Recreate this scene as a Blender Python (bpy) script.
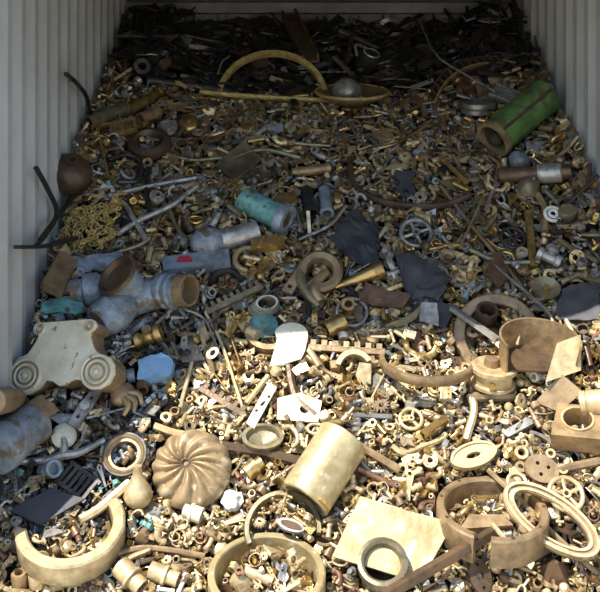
import bpy, math, random
import numpy as np
from math import sin, cos, pi, radians, sqrt, hypot
from mathutils import Matrix, Vector, noise
from mathutils.geometry import tessellate_polygon

for o in list(bpy.data.objects):
    bpy.data.objects.remove(o)
scene = bpy.context.scene
COL = scene.collection
rng = random.Random(11)
nr = np.random.default_rng(5)

# ------------------------------------------------------------------ camera
F = 900.0                      # focal length in pixels of a 600x592 frame
CAMZ = 1.45
HORIZON = 160.0
cam_data = bpy.data.cameras.new('camera')
cam_data.sensor_fit = 'HORIZONTAL'
cam_data.sensor_width = 36.0
cam_data.lens = 36.0 * F / 600.0
cam_data.shift_y = -(296.0 - HORIZON) / 600.0
cam_data.clip_start = 0.05
cam = bpy.data.objects.new('camera', cam_data)
cam.location = (0, 0, CAMZ)
cam.rotation_euler = (pi / 2, 0, 0)
COL.objects.link(cam)
scene.camera = cam

# ------------------------------------------------------------------ sky, sun, exposure
SUN_DIR = Vector((0.75, 0.72, -1.68)).normalized()       # the way the light travels
world = bpy.data.worlds.new('sky')
scene.world = world
world.use_nodes = True
wn = world.node_tree
wn.nodes.clear()
sky = wn.nodes.new('ShaderNodeTexSky')
sky.sky_type = 'NISHITA'
sky.sun_disc = False
sky.sun_elevation = math.asin(-SUN_DIR.z)
sky.sun_rotation = math.atan2(-SUN_DIR.x, -SUN_DIR.y)
sky.air_density = 1.0
sky.dust_density = 0.6
sky.ozone_density = 2.0
bg = wn.nodes.new('ShaderNodeBackground')
bg.inputs['Strength'].default_value = 0.21
wo = wn.nodes.new('ShaderNodeOutputWorld')
wn.links.new(sky.outputs[0], bg.inputs['Color'])
wn.links.new(bg.outputs[0], wo.inputs['Surface'])
sun_data = bpy.data.lights.new('sun', 'SUN')
sun_data.energy = 7.5
sun_data.angle = radians(0.53)
sun_data.color = (1.0, 0.95, 0.86)
sun = bpy.data.objects.new('sun', sun_data)
sun.rotation_euler = SUN_DIR.to_track_quat('-Z', 'Y').to_euler()
sun.location = (-2, 0, 6)
COL.objects.link(sun)
scene.view_settings.view_transform = 'Standard'
scene.view_settings.look = 'None'
scene.view_settings.gamma = 1.0
scene.view_settings.use_curve_mapping = False
scene.view_settings.exposure = 0.27

# ------------------------------------------------------------------ materials
MATS = {}

def metal(name, c1, c2, grime, metallic=0.55, rough=0.42, gscale=9.0, gamount=0.55, bump=0.25, bscale=30.0, spots=None, sscale=5.0, sthr=0.58):
    m = bpy.data.materials.new(name)
    m.use_nodes = True
    nt = m.node_tree
    N, L = nt.nodes, nt.links
    b = N['Principled BSDF']
    tc = N.new('ShaderNodeTexCoord')
    oi = N.new('ShaderNodeObjectInfo')
    at = N.new('ShaderNodeAttribute'); at.attribute_name = 'rnd'
    add = N.new('ShaderNodeMath'); add.operation = 'ADD'
    L.new(oi.outputs['Random'], add.inputs[0]); L.new(at.outputs['Fac'], add.inputs[1])
    fr = N.new('ShaderNodeMath'); fr.operation = 'FRACT'
    L.new(add.outputs[0], fr.inputs[0])
    mx = N.new('ShaderNodeMix'); mx.data_type = 'RGBA'
    mx.inputs['A'].default_value = (*c1, 1); mx.inputs['B'].default_value = (*c2, 1)
    L.new(fr.outputs[0], mx.inputs['Factor'])
    n1 = N.new('ShaderNodeTexNoise'); n1.inputs['Scale'].default_value = gscale; n1.inputs['Detail'].default_value = 8; n1.inputs['Roughness'].default_value = 0.68
    n1.noise_dimensions = '4D'
    wm = N.new('ShaderNodeMath'); wm.operation = 'MULTIPLY'; wm.inputs[1].default_value = 37.0
    L.new(fr.outputs[0], wm.inputs[0]); L.new(wm.outputs[0], n1.inputs['W'])
    L.new(tc.outputs['Object'], n1.inputs['Vector'])
    rp = N.new('ShaderNodeMapRange')
    rp.inputs['From Min'].default_value = 0.42; rp.inputs['From Max'].default_value = 0.64
    rp.inputs['To Max'].default_value = gamount
    L.new(n1.outputs['Fac'], rp.inputs['Value'])
    m2 = N.new('ShaderNodeMix'); m2.data_type = 'RGBA'; m2.inputs['B'].default_value = (*grime, 1)
    L.new(rp.outputs[0], m2.inputs['Factor']); L.new(mx.outputs['Result'], m2.inputs['A'])
    out = m2.outputs['Result']
    if spots:
        n3 = N.new('ShaderNodeTexNoise'); n3.inputs['Scale'].default_value = sscale; n3.inputs['Detail'].default_value = 5
        L.new(tc.outputs['Object'], n3.inputs['Vector'])
        r3 = N.new('ShaderNodeMapRange'); r3.inputs['From Min'].default_value = sthr; r3.inputs['From Max'].default_value = sthr + (0.16 if name == 'mottled_brass' else 0.05)
        L.new(n3.outputs['Fac'], r3.inputs['Value'])
        m3 = N.new('ShaderNodeMix'); m3.data_type = 'RGBA'; m3.inputs['B'].default_value = (*spots, 1)
        L.new(r3.outputs[0], m3.inputs['Factor']); L.new(out, m3.inputs['A'])
        out = m3.outputs['Result']
    L.new(out, b.inputs['Base Color'])
    b.inputs['Metallic'].default_value = metallic
    rr = N.new('ShaderNodeMapRange'); rr.inputs['To Min'].default_value = max(0.05, rough - 0.1); rr.inputs['To Max'].default_value = min(1, rough + 0.2)
    L.new(n1.outputs['Fac'], rr.inputs['Value']); L.new(rr.outputs[0], b.inputs['Roughness'])
    if bump:
        n2 = N.new('ShaderNodeTexNoise'); n2.inputs['Scale'].default_value = bscale; n2.inputs['Detail'].default_value = 3
        L.new(tc.outputs['Object'], n2.inputs['Vector'])
        bp = N.new('ShaderNodeBump'); bp.inputs['Strength'].default_value = bump; bp.inputs['Distance'].default_value = 0.01
        L.new(n2.outputs['Fac'], bp.inputs['Height']); L.new(bp.outputs[0], b.inputs['Normal'])
    MATS[name] = m
    return m

metal('pale_brass', (.78, .63, .36), (.60, .46, .24), (.24, .16, .08), .42, .38, 16, .7)
metal('gold_brass', (.70, .48, .17), (.50, .33, .12), (.13, .08, .035), .8, .26, 16, .75)
metal('tan_bronze', (.46, .32, .165), (.32, .22, .12), (.10, .066, .04), .45, .38, 16, .7)
metal('olive_brass', (.32, .27, .15), (.22, .185, .11), (.07, .055, .035), .45, .36, 16, .8)
metal('brown_bronze', (.18, .11, .06), (.105, .068, .042), (.035, .027, .02), .4, .38, 16, .7)
metal('grey_metal', (.52, .50, .45), (.30, .295, .275), (.10, .09, .075), .5, .34, 16, .8)
metal('dark_iron', (.075, .068, .06), (.04, .038, .036), (.02, .017, .015), .5, .42, 16, .6)
metal('copper_red', (.40, .21, .12), (.26, .13, .075), (.07, .045, .03), .6, .36, 16, .8)
metal('mottled_brass', (.60, .49, .27), (.52, .42, .22), (.32, .24, .11), .4, .38, 9, .9, spots=(.74, .66, .46), sscale=22, sthr=.56)
metal('dusty_bronze', (.40, .29, .155), (.36, .26, .14), (.19, .13, .07), .3, .45, 11, .75, spots=(.52, .41, .26), sscale=18, sthr=.6)
metal('verdigris', (.20, .46, .41), (.17, .36, .34), (.05, .09, .07), .15, .65, 22, .75, spots=(.12, .10, .06), sscale=16, sthr=.6)
metal('blue_grey', (.33, .38, .42), (.25, .30, .345), (.09, .09, .09), .25, .48, 16, .85, spots=(.17, .13, .085), sscale=12, sthr=.58)
metal('green_paint', (.11, .23, .06), (.11, .23, .06), (.04, .055, .028), .05, .45, 14, .9, spots=(.10, .075, .045), sscale=11, sthr=.57)
metal('blue_paint', (.22, .40, .58), (.22, .40, .58), (.12, .15, .18), .05, .5, 18, .5, spots=(.24, .18, .12), sscale=16, sthr=.6)
metal('white_chalk', (.78, .77, .72), (.70, .69, .64), (.45, .42, .36), .0, .8, 20, .5)
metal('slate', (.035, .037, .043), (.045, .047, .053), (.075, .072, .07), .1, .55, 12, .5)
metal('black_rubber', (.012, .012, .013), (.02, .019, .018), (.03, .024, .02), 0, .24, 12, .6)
metal('rust', (.15, .085, .045), (.12, .07, .04), (.04, .026, .018), .15, .7, 16, .8)
metal('lime_bronze', (.70, .66, .50), (.70, .66, .50), (.42, .35, .22), .15, .55, 10, .55, spots=(.30, .22, .12), sscale=26, sthr=.66)
metal('red_paint', (.5, .04, .06), (.5, .04, .06), (.2, .03, .03), 0, .5)
metal('dark_fill', (.055, .042, .03), (.04, .032, .024), (.02, .016, .012), 0, .85, 25, .6, bump=.6)  # heap core and bore colour, dark to stand for shade in the gaps
metal('concrete', (.42, .39, .34), (.42, .39, .34), (.30, .27, .23), 0, .9, 1.2, .7)
metal('wood_floor', (.20, .13, .08), (.20, .13, .08), (.08, .055, .04), 0, .8, 6, .7)
metal('wall_paint', (.46, .465, .45), (.46, .465, .45), (.32, .32, .30), 0, .5, 1.6, .8, bump=.08, bscale=14, spots=(.11, .07, .045), sscale=15, sthr=.735)
metal('shaded_paint', (.24, .24, .23), (.24, .24, .23), (.13, .12, .11), 0, .6, 3, .8)  # wall paint in a darker copy: rear shade put into the colour
metal('chain_gold', (.80, .60, .24), (.74, .55, .2), (.22, .15, .06), .5, .28, 30, .7)
metal('roof_paint', (.16, .15, .14), (.16, .15, .14), (.09, .075, .06), 0, .7, 3, .8)

# ------------------------------------------------------------------ mesh builder
class G:
    def __init__(s):
        s.v = []; s.f = []

    def add(s, vs, fs, M=None):
        k = len(s.v)
        if M is not None:
            vs = [tuple(M @ Vector(p)) for p in vs]
        s.v += [tuple(p) for p in vs]
        s.f += [tuple(i + k for i in f) for f in fs]
        return s

    def box(s, x, y, z, M=None):
        x, y, z = x / 2, y / 2, z / 2
        v = [(a * x, b * y, c * z) for c in (-1, 1) for b in (-1, 1) for a in (-1, 1)]
        f = [(0, 2, 3, 1), (4, 5, 7, 6), (0, 1, 5, 4), (2, 6, 7, 3), (0, 4, 6, 2), (1, 3, 7, 5)]
        return s.add(v, f, M)

    def lathe(s, prof, n=20, a0=0.0, a1=2 * pi, closed=False, M=None, cap=True):
        """prof: (radius, height) list turned about z; closed joins last to first"""
        full = abs(a1 - a0) > 2 * pi - 1e-4
        m = n if full else n + 1
        P = len(prof)
        v = []
        for i in range(m):
            a = a0 + (a1 - a0) * i / n
            ca, sa = cos(a), sin(a)
            for r, z in prof:
                v.append((r * ca, r * sa, z))
        f = []
        q = P if closed else P - 1
        for i in range(n):
            j = (i + 1) % m
            for k in range(q):
                l = (k + 1) % P
                f.append((i * P + k, j * P + k, j * P + l, i * P + l))
        if not closed and full and cap:
            if prof[0][0] > 1e-6:
                f.append(tuple(i * P for i in range(m))[::-1])
            if prof[-1][0] > 1e-6:
                f.append(tuple(i * P + P - 1 for i in range(m)))
        if closed and not full:
            f.append(tuple(range(P))[::-1])
            f.append(tuple((m - 1) * P + k for k in range(P)))
        return s.add(v, f, M)

    def ring(s, ro, ri, h, n=24, a0=0.0, a1=2 * pi, M=None, z=0.0):
        return s.lathe([(ri, z), (ro, z), (ro, z + h), (ri, z + h)], n, a0, a1, True, M)

    def cyl(s, r, h, n=14, M=None, z=0.0, r2=None):
        return s.lathe([(r, z), (r if r2 is None else r2, z + h)], n, M=M)

    def torus(s, R, r, n=18, m=7, a0=0.0, a1=2 * pi, M=None):
        pr = [(R + r * cos(2 * pi * k / m), r * sin(2 * pi * k / m)) for k in range(m)]
        return s.lathe(pr, n, a0, a1, True, M)

    def tube(s, path, r, n=7, M=None, flat=None, hollow=0.0):
        """solid round bar along a path; flat=(w,t) makes a strip"""
        P = [Vector(p) for p in path]
        k = len(P)
        rs = r if isinstance(r, (list, tuple)) else [r] * k
        v = []; f = []
        t0 = (P[1] - P[0]).normalized()
        up = Vector((0, 0, 1)) if abs(t0.z) < .9 else Vector((1, 0, 0))
        nrm = (up - t0 * up.dot(t0)).normalized()
        for i in range(k):
            t = (P[min(i + 1, k - 1)] - P[max(i - 1, 0)])
            if t.length < 1e-9: t = t0
            t.normalize()
            nrm = (nrm - t * nrm.dot(t))
            nrm = nrm.normalized() if nrm.length > 1e-6 else t.orthogonal().normalized()
            bn = t.cross(nrm)
            if flat:
                w, h = flat[0] / 2, flat[1] / 2
                for a, b in ((-w, -h), (w, -h), (w, h), (-w, h)):
                    v.append(P[i] + bn * a + nrm * b)
            else:
                for q in range(n):
                    a = 2 * pi * q / n
                    v.append(P[i] + (nrm * cos(a) + bn * sin(a)) * rs[i])
        n = 4 if flat else n
        for i in range(k - 1):
            for q in range(n):
                f.append((i * n + q, i * n + (q + 1) % n, (i + 1) * n + (q + 1) % n, (i + 1) * n + q))
        f.append(tuple(range(n))[::-1]); f.append(tuple((k - 1) * n + q for q in range(n)))
        return s.add(v, f, M)

    def prism(s, outer, h, holes=(), M=None, z=0.0):
        loops = [list(outer)] + [list(x) for x in holes]
        pts = [p for l in loops for p in l]
        k = len(pts)
        tris = tessellate_polygon([[Vector((p[0], p[1], 0)) for p in l] for l in loops])
        v = [(p[0], p[1], z) for p in pts] + [(p[0], p[1], z + h) for p in pts]
        f = []
        for t in tris:
            a, b, c = (Vector(pts[i]) for i in t)
            if (b - a).cross(c - a) < 0: t = (t[0], t[2], t[1])
            f.append((t[2], t[1], t[0])); f.append((t[0] + k, t[1] + k, t[2] + k))
        b0 = 0
        for li, l in enumerate(loops):
            m = len(l)
            ar = sum(l[i][0] * l[(i + 1) % m][1] - l[(i + 1) % m][0] * l[i][1] for i in range(m))
            ccw = (ar > 0) == (li == 0)
            for i in range(m):
                a, b = b0 + i, b0 + (i + 1) % m
                f.append((a, b, b + k, a + k) if ccw else (b, a, a + k, b + k))
            b0 += m
        return s.add(v, f, M)

    def ball(s, r, M=None, n=14, sz=1.0):
        m = max(5, n // 2)
        pr = [(max(1e-7, r * sin(pi * i / m)), -r * sz * cos(pi * i / m)) for i in range(m + 1)]
        return s.lathe(pr, n, M=M)

    def join(s, g, M=None):
        return s.add(g.v, g.f, M)

    def rough(s, amp, sc, seed=0.0):
        o = Vector((seed * 3.1, seed * 7.7, seed * 1.3))
        s.v = [tuple(Vector(p) + noise.noise_vector(Vector(p) * sc + o) * amp) for p in s.v]
        return s

    def subdiv(s, k=2):
        for _ in range(k):
            t = []
            for f in s.f:
                for i in range(1, len(f) - 1): t.append((f[0], f[i], f[i + 1]))
            mid = {}
            out = []
            def m(a, b):
                key = (min(a, b), max(a, b))
                if key not in mid:
                    mid[key] = len(s.v)
                    s.v.append(tuple((s.v[a][i] + s.v[b][i]) / 2 for i in range(3)))
                return mid[key]
            for a, b, c in t:
                x, y, z = m(a, b), m(b, c), m(c, a)
                out += [(a, x, z), (x, b, y), (z, y, c), (x, y, z)]
            s.f = out
        return s

    def bend(s, k):
        """curl sheet along x: z += k x^2"""
        s.v = [(x, y, z + k * x * x) for x, y, z in s.v]
        return s

    def mesh(s, name, mat, scale=1.0, angle=38):
        me = bpy.data.meshes.new(name)
        me.from_pydata([(x * scale, y * scale, z * scale) for x, y, z in s.v], [], s.f)
        me.validate()
        me.materials.append(MATS[mat] if isinstance(mat, str) else mat)
        me.polygons.foreach_set('use_smooth', [True] * len(me.polygons))
        try:
            me.set_sharp_from_angle(angle=radians(angle))
        except Exception:
            pass
        return me

def circ(r, n=14, cx=0, cy=0, ry=None, a=0.0):
    ry = r if ry is None else ry
    return [(cx + r * cos(2 * pi * i / n) * cos(a) - ry * sin(2 * pi * i / n) * sin(a),
             cy + r * cos(2 * pi * i / n) * sin(a) + ry * sin(2 * pi * i / n) * cos(a)) for i in range(n)]

def T(x=0, y=0, z=0): return Matrix.Translation((x, y, z))
def RX(a): return Matrix.Rotation(radians(a), 4, 'X')
def RY(a): return Matrix.Rotation(radians(a), 4, 'Y')
def RZ(a): return Matrix.Rotation(radians(a), 4, 'Z')

def spline(P, k=6):
    P = [Vector(p) for p in P]
    if len(P) < 3: return P
    Q = [P[0] * 2 - P[1]] + P + [P[-1] * 2 - P[-2]]
    out = []
    for i in range(1, len(Q) - 2):
        a, b, c, d = Q[i - 1:i + 3]
        for j in range(k):
            t = j / k
            out.append(.5 * ((2 * b) + (c - a) * t + (2 * a - 5 * b + 4 * c - d) * t * t + (3 * b - a - 3 * c + d) * t ** 3))
    out.append(P[-1])
    return out

def tag(o, label=None, cat=None, group=None, kind=None):
    if label: o['label'] = label
    if cat: o['category'] = cat
    if group: o['group'] = group
    if kind: o['kind'] = kind
    return o

def link(name, me, parent=None, M=None):
    o = bpy.data.objects.new(name, me)
    COL.objects.link(o)
    if parent is not None: o.parent = parent
    if M is not None: o.matrix_basis = M
    return o

# ------------------------------------------------------------------ the container
WL, WR, YF, YB, ZC = -1.05, 1.30, 2.90, 5.56, 2.42

def corrugated(name, x, side):
    """corrugated steel side wall, inner crests at x, grooves going outward"""
    g = G()
    P = 0.166
    ys = []
    y = YF
    while y < YB:
        for dy, d in ((0, 0), (.052, 0), (.057, .044), (.080, .044)):
            if y + dy < YB: ys.append((y + dy, d))
        y += P
    ys.append((YB, 0))
    v = []; f = []
    for (yy, d) in ys:
        for off in (0, .004):
            for z in (-.03, ZC + .025):
                v.append((x + side * (d + off), yy, z))
    for i in range(len(ys) - 1):
        a, b = i * 4, (i + 1) * 4
        f.append((a, b, b + 1, a + 1) if side < 0 else (a + 1, b + 1, b, a))
        f.append((a + 2, a + 3, b + 3, b + 2) if side < 0 else (b + 2, b + 3, a + 3, a + 2))
    g.add(v, f)
    o = link(name, g.mesh(name, 'wall_paint', angle=20))
    tag(o, 'light grey corrugated steel container wall on the ' + ('left' if side < 0 else 'right'), 'wall', kind='structure')
    return o

corrugated('wall_left', WL, -1)
corrugated('wall_right', WR, 1)
cx, cw = (WL + WR) / 2, WR - WL
# back wall: sheet with vertical ribs, framed by posts and a header
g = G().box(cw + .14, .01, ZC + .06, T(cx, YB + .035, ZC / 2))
wb = link('wall_back', g.mesh('wall_back', 'shaded_paint'))
tag(wb, 'grey steel end wall at the dark back of the container', 'wall', kind='structure')
rib = G().prism([(-.085, 0), (.085, 0), (.065, -.026), (-.065, -.026)], ZC - .1).mesh('panel', 'shaded_paint', angle=20)
k = 0
x = WL + .26
while x < WR - .2:
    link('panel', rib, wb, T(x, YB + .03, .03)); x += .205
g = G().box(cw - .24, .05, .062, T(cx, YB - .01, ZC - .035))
tag(link('trim_1', g.mesh('trim', 'shaded_paint')), 'steel header rail across the top of the back wall', 'trim', kind='structure')
for i, sx in enumerate((WL + .075, WR - .075)):
    g = G()
    for dx in (-.065, .065):
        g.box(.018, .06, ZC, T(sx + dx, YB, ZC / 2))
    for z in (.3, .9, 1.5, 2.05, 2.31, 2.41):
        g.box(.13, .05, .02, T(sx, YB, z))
    tag(link('trim_%d' % (i + 2), g.mesh('trim', 'shaded_paint')), 'ladder-like steel corner post at the back ' + ('left' if i == 0 else 'right'), 'trim', kind='structure')
# roof with shallow cross corrugations, floor boards, front frame
g = G()
v = []; f = []
yy = YF; i = 0
while yy < YB + .12:
    d = 0 if (i // 2) % 2 == 0 else .02
    v += [(WL - .10, yy, ZC + d), (WR + .10, yy, ZC + d)]
    yy += .05; i += 1
n = len(v) // 2
f = [(2 * i, 2 * i + 1, 2 * i + 3, 2 * i + 2)[::-1] for i in range(n - 1)]
g.add(v, f)
tag(link('ceiling', g.mesh('ceiling', 'roof_paint', angle=20)), 'corrugated steel container roof seen from inside', 'ceiling', kind='structure')
fl = link('floor', G().box(cw + .08, YB - YF + .05, .02, T(cx, (YF + YB) / 2, -.035)).mesh('floor', 'wood_floor'))
tag(fl, 'brown timber board floor of the container', 'floor', kind='structure')
bd = G().box(.19, YB - YF, .022, T(0, 0, 0)).mesh('plank', 'wood_floor')
for i in range(12):
    link('plank', bd, fl, T(WL + .1 + i * .1957, (YF + YB) / 2, -.012))
g = G().box(cw + .2, .06, .16, T(cx, YF - .05, -.085))
tag(link('trim_4', g.mesh('trim', 'wall_paint')), 'steel door sill along the container mouth', 'trim', kind='structure')
g = G().box(cw + .2, .08, .10, T(cx, YF - .02, ZC + .05))
tag(link('trim_5', g.mesh('trim', 'wall_paint')), 'steel header beam above the container mouth', 'trim', kind='structure')
for i, sx in enumerate((WL - .055, WR + .055)):
    g = G().box(.1, .1, ZC + .2, T(sx, YF - .03, ZC / 2))
    tag(link('trim_%d' % (i + 6), g.mesh('trim', 'wall_paint')), 'steel door post at the container mouth on the ' + ('left' if i == 0 else 'right'), 'trim', kind='structure')
g = G().box(40, 40, .02, T(0, 2, -.18))
tag(link('ground', g.mesh('ground', 'concrete')), 'pale concrete yard in front of the container', 'ground', kind='structure')

# ------------------------------------------------------------------ the heap surface
SL = radians(41.5)
CS, SN = cos(SL), sin(SL)
OY, OZ = 2.95, .05
CELL = .01
U0, V0 = WL, -.10
NU, NV = int((WR - WL) / CELL), int(3.52 / CELL)

def w_surface(u, v):
    """wanted heap surface: height along the slope normal"""
    p = np.interp(v, [-.10, 0, .35, .8, 1.7, 2.2, 2.63, 3.0, 3.4], [.02, 0, .02, .06, .11, .08, .0, -.03, -.09])
    e = np.abs(u - .125) / 1.175
    bank = np.where(u < .125, .16, .20) * np.clip(e, 0, 1) ** 3 * np.clip(v / .8, 0, 1)
    lump = .025 * np.sin(u * 5.1 + v * 2.3) * np.sin(v * 4.7 - u * 1.9) + .015 * np.sin(u * 11 + 1) * np.sin(v * 9 + u * 3)
    return p + bank + lump * np.clip(v / .3, 0, 1)

UU, VV = np.meshgrid(U0 + (np.arange(NU) + .5) * CELL, V0 + (np.arange(NV) + .5) * CELL, indexing='ij')
WS = w_surface(UU, VV)

def uvw2w(u, v, w):
    return Vector((u, OY + v * CS - w * SN, OZ + v * SN + w * CS))

def at(px, py, lift=0.0):
    """point of the heap surface seen at a pixel, raised by lift metres along the slope normal"""
    d = Vector(((px - 300) / F, 1.0, -(py - HORIZON) / F))
    lo, hi = 2.2, 5.5
    def g(y):
        p = Vector((0, 0, CAMZ)) + d * y
        v = (p.y - OY) * CS + (p.z - OZ) * SN
        w = -(p.y - OY) * SN + (p.z - OZ) * CS
        return w - float(w_surface(np.array(p.x), np.array(v))) - lift
    for _ in range(40):
        mid = (lo + hi) / 2
        if g(mid) > 0: lo = mid
        else: hi = mid
    if d.x * lo < WL + .035: lo = (WL + .035) / d.x      # stay clear of the walls
    if d.x * lo > WR - .035: lo = (WR - .035) / d.x
    return Vector((0, 0, CAMZ)) + d * lo

def frame(px, py, lift=0.0, t=41.5, yaw=0.0, roll=0.0):
    """lift in pixels; local x right, y up the face, z out of it; t=0 level, 90 upright"""
    P = at(px, py)
    s = P.y / F
    P = at(px, py, lift * s)
    return T(*P) @ RZ(yaw) @ RX(t) @ RZ(roll), P.y / F

HEROES = []      # (sample points, blocks small pieces?)
LANDMARKS = []   # (short name, px, py)

def tri_points(vs, fs, n):
    """n random points on a mesh surface"""
    A = np.asarray(vs, dtype=float)
    t = []
    for f in fs:
        for i in range(1, len(f) - 1): t.append((f[0], f[i], f[i + 1]))
    t = np.array(t)
    a, b, c = A[t[:, 0]], A[t[:, 1]], A[t[:, 2]]
    ar = np.linalg.norm(np.cross(b - a, c - a), axis=1) + 1e-12
    if n is None:
        n = int(min(9000, max(120, ar.sum() / 2 / (CELL * CELL) * 4)))
    k = nr.choice(len(t), n, p=ar / ar.sum())
    r1, r2 = np.sqrt(nr.random(n))[:, None], nr.random(n)[:, None]
    return (1 - r1) * a[k] + r1 * (1 - r2) * b[k] + r1 * r2 * c[k]

def stamp(g, s, M, block):
    A = np.array(M)
    p = tri_points([(x * s, y * s, z * s) for x, y, z in g.v], g.f, None)
    HEROES.append((p @ A[:3, :3].T + A[:3, 3], block))

def land(short, M):
    if short:
        p = M.translation
        LANDMARKS.append((short, 300 + F * p.x / p.y, HORIZON - F * (p.z - CAMZ) / p.y))

class Thing:
    def __init__(s, name, label, cat, MS, short=None, block=True):
        s.M, s.s = MS
        s.o = bpy.data.objects.new(name, None)
        s.o.empty_display_size = .03
        COL.objects.link(s.o)
        s.o.matrix_basis = s.M
        tag(s.o, label, cat)
        s.block = block
        land(short, s.M)

    def part(s, name, g, mat, label=None, parent=None, angle=38):
        me = g.mesh(name, mat, s.s, angle)
        o = link(name, me, parent or s.o)
        if label: o['label'] = label
        stamp(g, s.s, s.M, s.block)
        return o

def solo(name, label, cat, g, mat, MS, short=None, block=True, group=None, angle=38):
    M, s = MS
    o = link(name, g.mesh(name, mat, s, angle), None, M)
    tag(o, label, cat, group)
    stamp(g, s, M, block)
    land(short, M)
    return o

def axis(a, b, la=0.0, lb=0.0):
    """frame with local z from pixel a to pixel b (lifts in px); returns (M, s), length in px"""
    sA = at(*a).y / F
    A, B = at(a[0], a[1], la * sA), at(b[0], b[1], lb * sA)
    z = (B - A).normalized()
    nrm = Vector((0, -SN, CS))
    x = nrm.cross(z)
    x = x.normalized() if x.length > 1e-3 else Vector((1, 0, 0))
    y = z.cross(x)
    R = Matrix((x, y, z)).transposed().to_4x4()
    s = (A.y + B.y) / 2 / F
    return (T(*A) @ R, s), (B - A).length / s

def rod(name, label, cat, pts, r, mat, lift=4, n=7, flat=None, short=None, block=True, k=6):
    """bar or wire through pixels, lifts in px per point optional third value"""
    W = []
    for p in pts:
        s = at(p[0], p[1]).y / F
        W.append(at(p[0], p[1], (p[2] if len(p) > 2 else lift) * s))
    s = W[0].y / F
    O = W[len(W) // 2]
    P = [(w - O) / s for w in W]
    g = G().tube(spline(P, k), r, n, flat=flat)
    return solo(name, label, cat, g, mat, (T(*O), s), short, block)

def sheet(name, label, cat, pts, th, mat, holes=(), bend=0.0, short=None, rough=0.0):
    """flat plate through corner pixels (px, py, lift px)"""
    W = []
    for p in pts:
        s = at(p[0], p[1]).y / F
        W.append(at(p[0], p[1], (p[2] if len(p) > 2 else 3) * s))
    O = sum(W, Vector()) / len(W)
    s = O.y / F
    x = (W[1] - W[0]).normalized()
    nn = Vector()
    for i in range(len(W)):
        nn += (W[i] - O).cross(W[(i + 1) % len(W)] - O)
    z = nn.normalized()
    if z.dot(Vector((0, -1, .5))) < 0: z = -z
    x = (x - z * x.dot(z)).normalized()
    y = z.cross(x)
    R = Matrix((x, y, z)).transposed()
    P = [(R.inverted() @ (w - O)) / s for w in W]
    g = G().prism([(p.x, p.y) for p in P], th, holes)
    if bend or rough: g.subdiv(3)
    if bend: g.bend(bend)
    if rough: g.rough(rough, .07, len(HEROES)).rough(rough * .4, .2, 3)
    return solo(name, label, cat, g, mat, (T(*O) @ R.to_4x4(), s), short)

# ================================================================== large pieces of scrap
def volute(r, rings=3):
    g = G()
    for i in range(rings):
        q = r * (1 - i * .3)
        g.lathe([(q * .80, 0), (q, 0), (q * .98, 1.4), (q * .9, 2.2), (q * .82, 1.4)], 24, closed=True)
    return g

# --- scrolled bracket
cap_out = [(x * 1.06, y * 1.06) for x, y in [(-25, 32), (27, 35), (31, 33), (33, 29), (31, 25), (28, 23), (28, 18), (32, 9), (36, 4), (43, 1), (50, -1), (55, -8), (56, -16), (52, -25), (43, -30),
           (33, -29), (26, -22), (18, -21), (13, -23), (9, -26), (2, -27), (-4, -23), (-12, -22), (-17, -29), (-26, -35), (-37, -36), (-47, -30), (-51, -20), (-49, -9),
           (-42, -1), (-34, 2), (-30, 8), (-26, 16), (-25, 20), (-30, 23), (-31, 28)]]
t = Thing('scrolled_bracket', 'pale double-scroll ornamental bracket with four round volutes by the left wall', 'bracket', frame(62, 357, 26, 68, -13, 3), 'scrolled bracket')
t.part('face', G().prism(cap_out, 4, z=0), 'lime_bronze', angle=30)
gb = G().prism([(x * .985, y * .985) for x, y in cap_out], 30, z=-30)
t.part('back_body', gb, 'tan_bronze', 'brown rusty sides of the bracket')
for x, y, r in ((-35, -19, 18), (41, -15, 17.5), (-26.5, 27.5, 6.3), (27.5, 30, 6.3)):
    vo = t.part('volute', G().join(volute(r), T(x, y, 4)), 'lime_bronze')
    t.part('eye', G().ball(r * .2, T(x, y, 5), 10), 'lime_bronze', parent=vo)
    t.part('groove', G().join(G().ring(r * .82, r * .66, .9, 24).ring(r * .5, r * .36, .9, 24), T(x, y, 4)), 'tan_bronze', parent=vo)

# --- big grey pump body with flared mouth
t = Thing('valve_body', 'large blue-grey cast valve body with a wide flared mouth and side outlets', 'valve', frame(130, 298, 20, 50), 'grey valve body')
g = G().tube(spline([(-2, 0, -6), (16, 3, -3), (32, 8, 0), (48, 2, 3)]), 16, 16)
g.ball(17, T(0, 0, -8), 16)
g.rough(1.2, .12)
body = t.part('body', g, 'blue_grey', angle=60)
M = T(-10, 10, 26) @ Vector((-.55, .12, .82)).to_track_quat('Z', 'Y').to_matrix().to_4x4()
t.part('funnel', G().lathe([(13, -30), (14, -18), (18, -8), (21.5, -2)], 28, M=M, cap=False).rough(.5, .12), 'blue_grey')
g = G().lathe([(21.5, -3), (23, -2), (23, 2), (20.5, 2.5), (18, -4), (14, -10), (11.5, -16), (11, -19), (0.01, -19)], 28, M=M)
t.part('flared_mouth', g, 'brown_bronze', 'round flared mouth with dark bore')
t.part('bore', G().cyl(11.8, 1.5, 20, M, z=-19), 'black_rubber')  # black disc, its colour stands for the shade inside the mouth
M = T(-26, 12, 0) @ RY(-90) @ RX(10)
t.part('left_neck', G().lathe([(12, -8), (14, 4), (17, 8), (17, 20), (13, 22), (13, 34), (10, 34), (10, 10), (.01, 10)], 20, M=M).rough(.8, .15), 'blue_grey')
M = T(32, 8, 1) @ Vector((.86, -.26, .44)).to_track_quat('Z', 'Y').to_matrix().to_4x4()
ro = t.part('right_outlet', G().lathe([(15, -4), (18, 0), (18, 6), (16, 8), (17, 14), (15, 16), (15, 24)], 22, M=M, cap=False), 'blue_grey')
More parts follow.
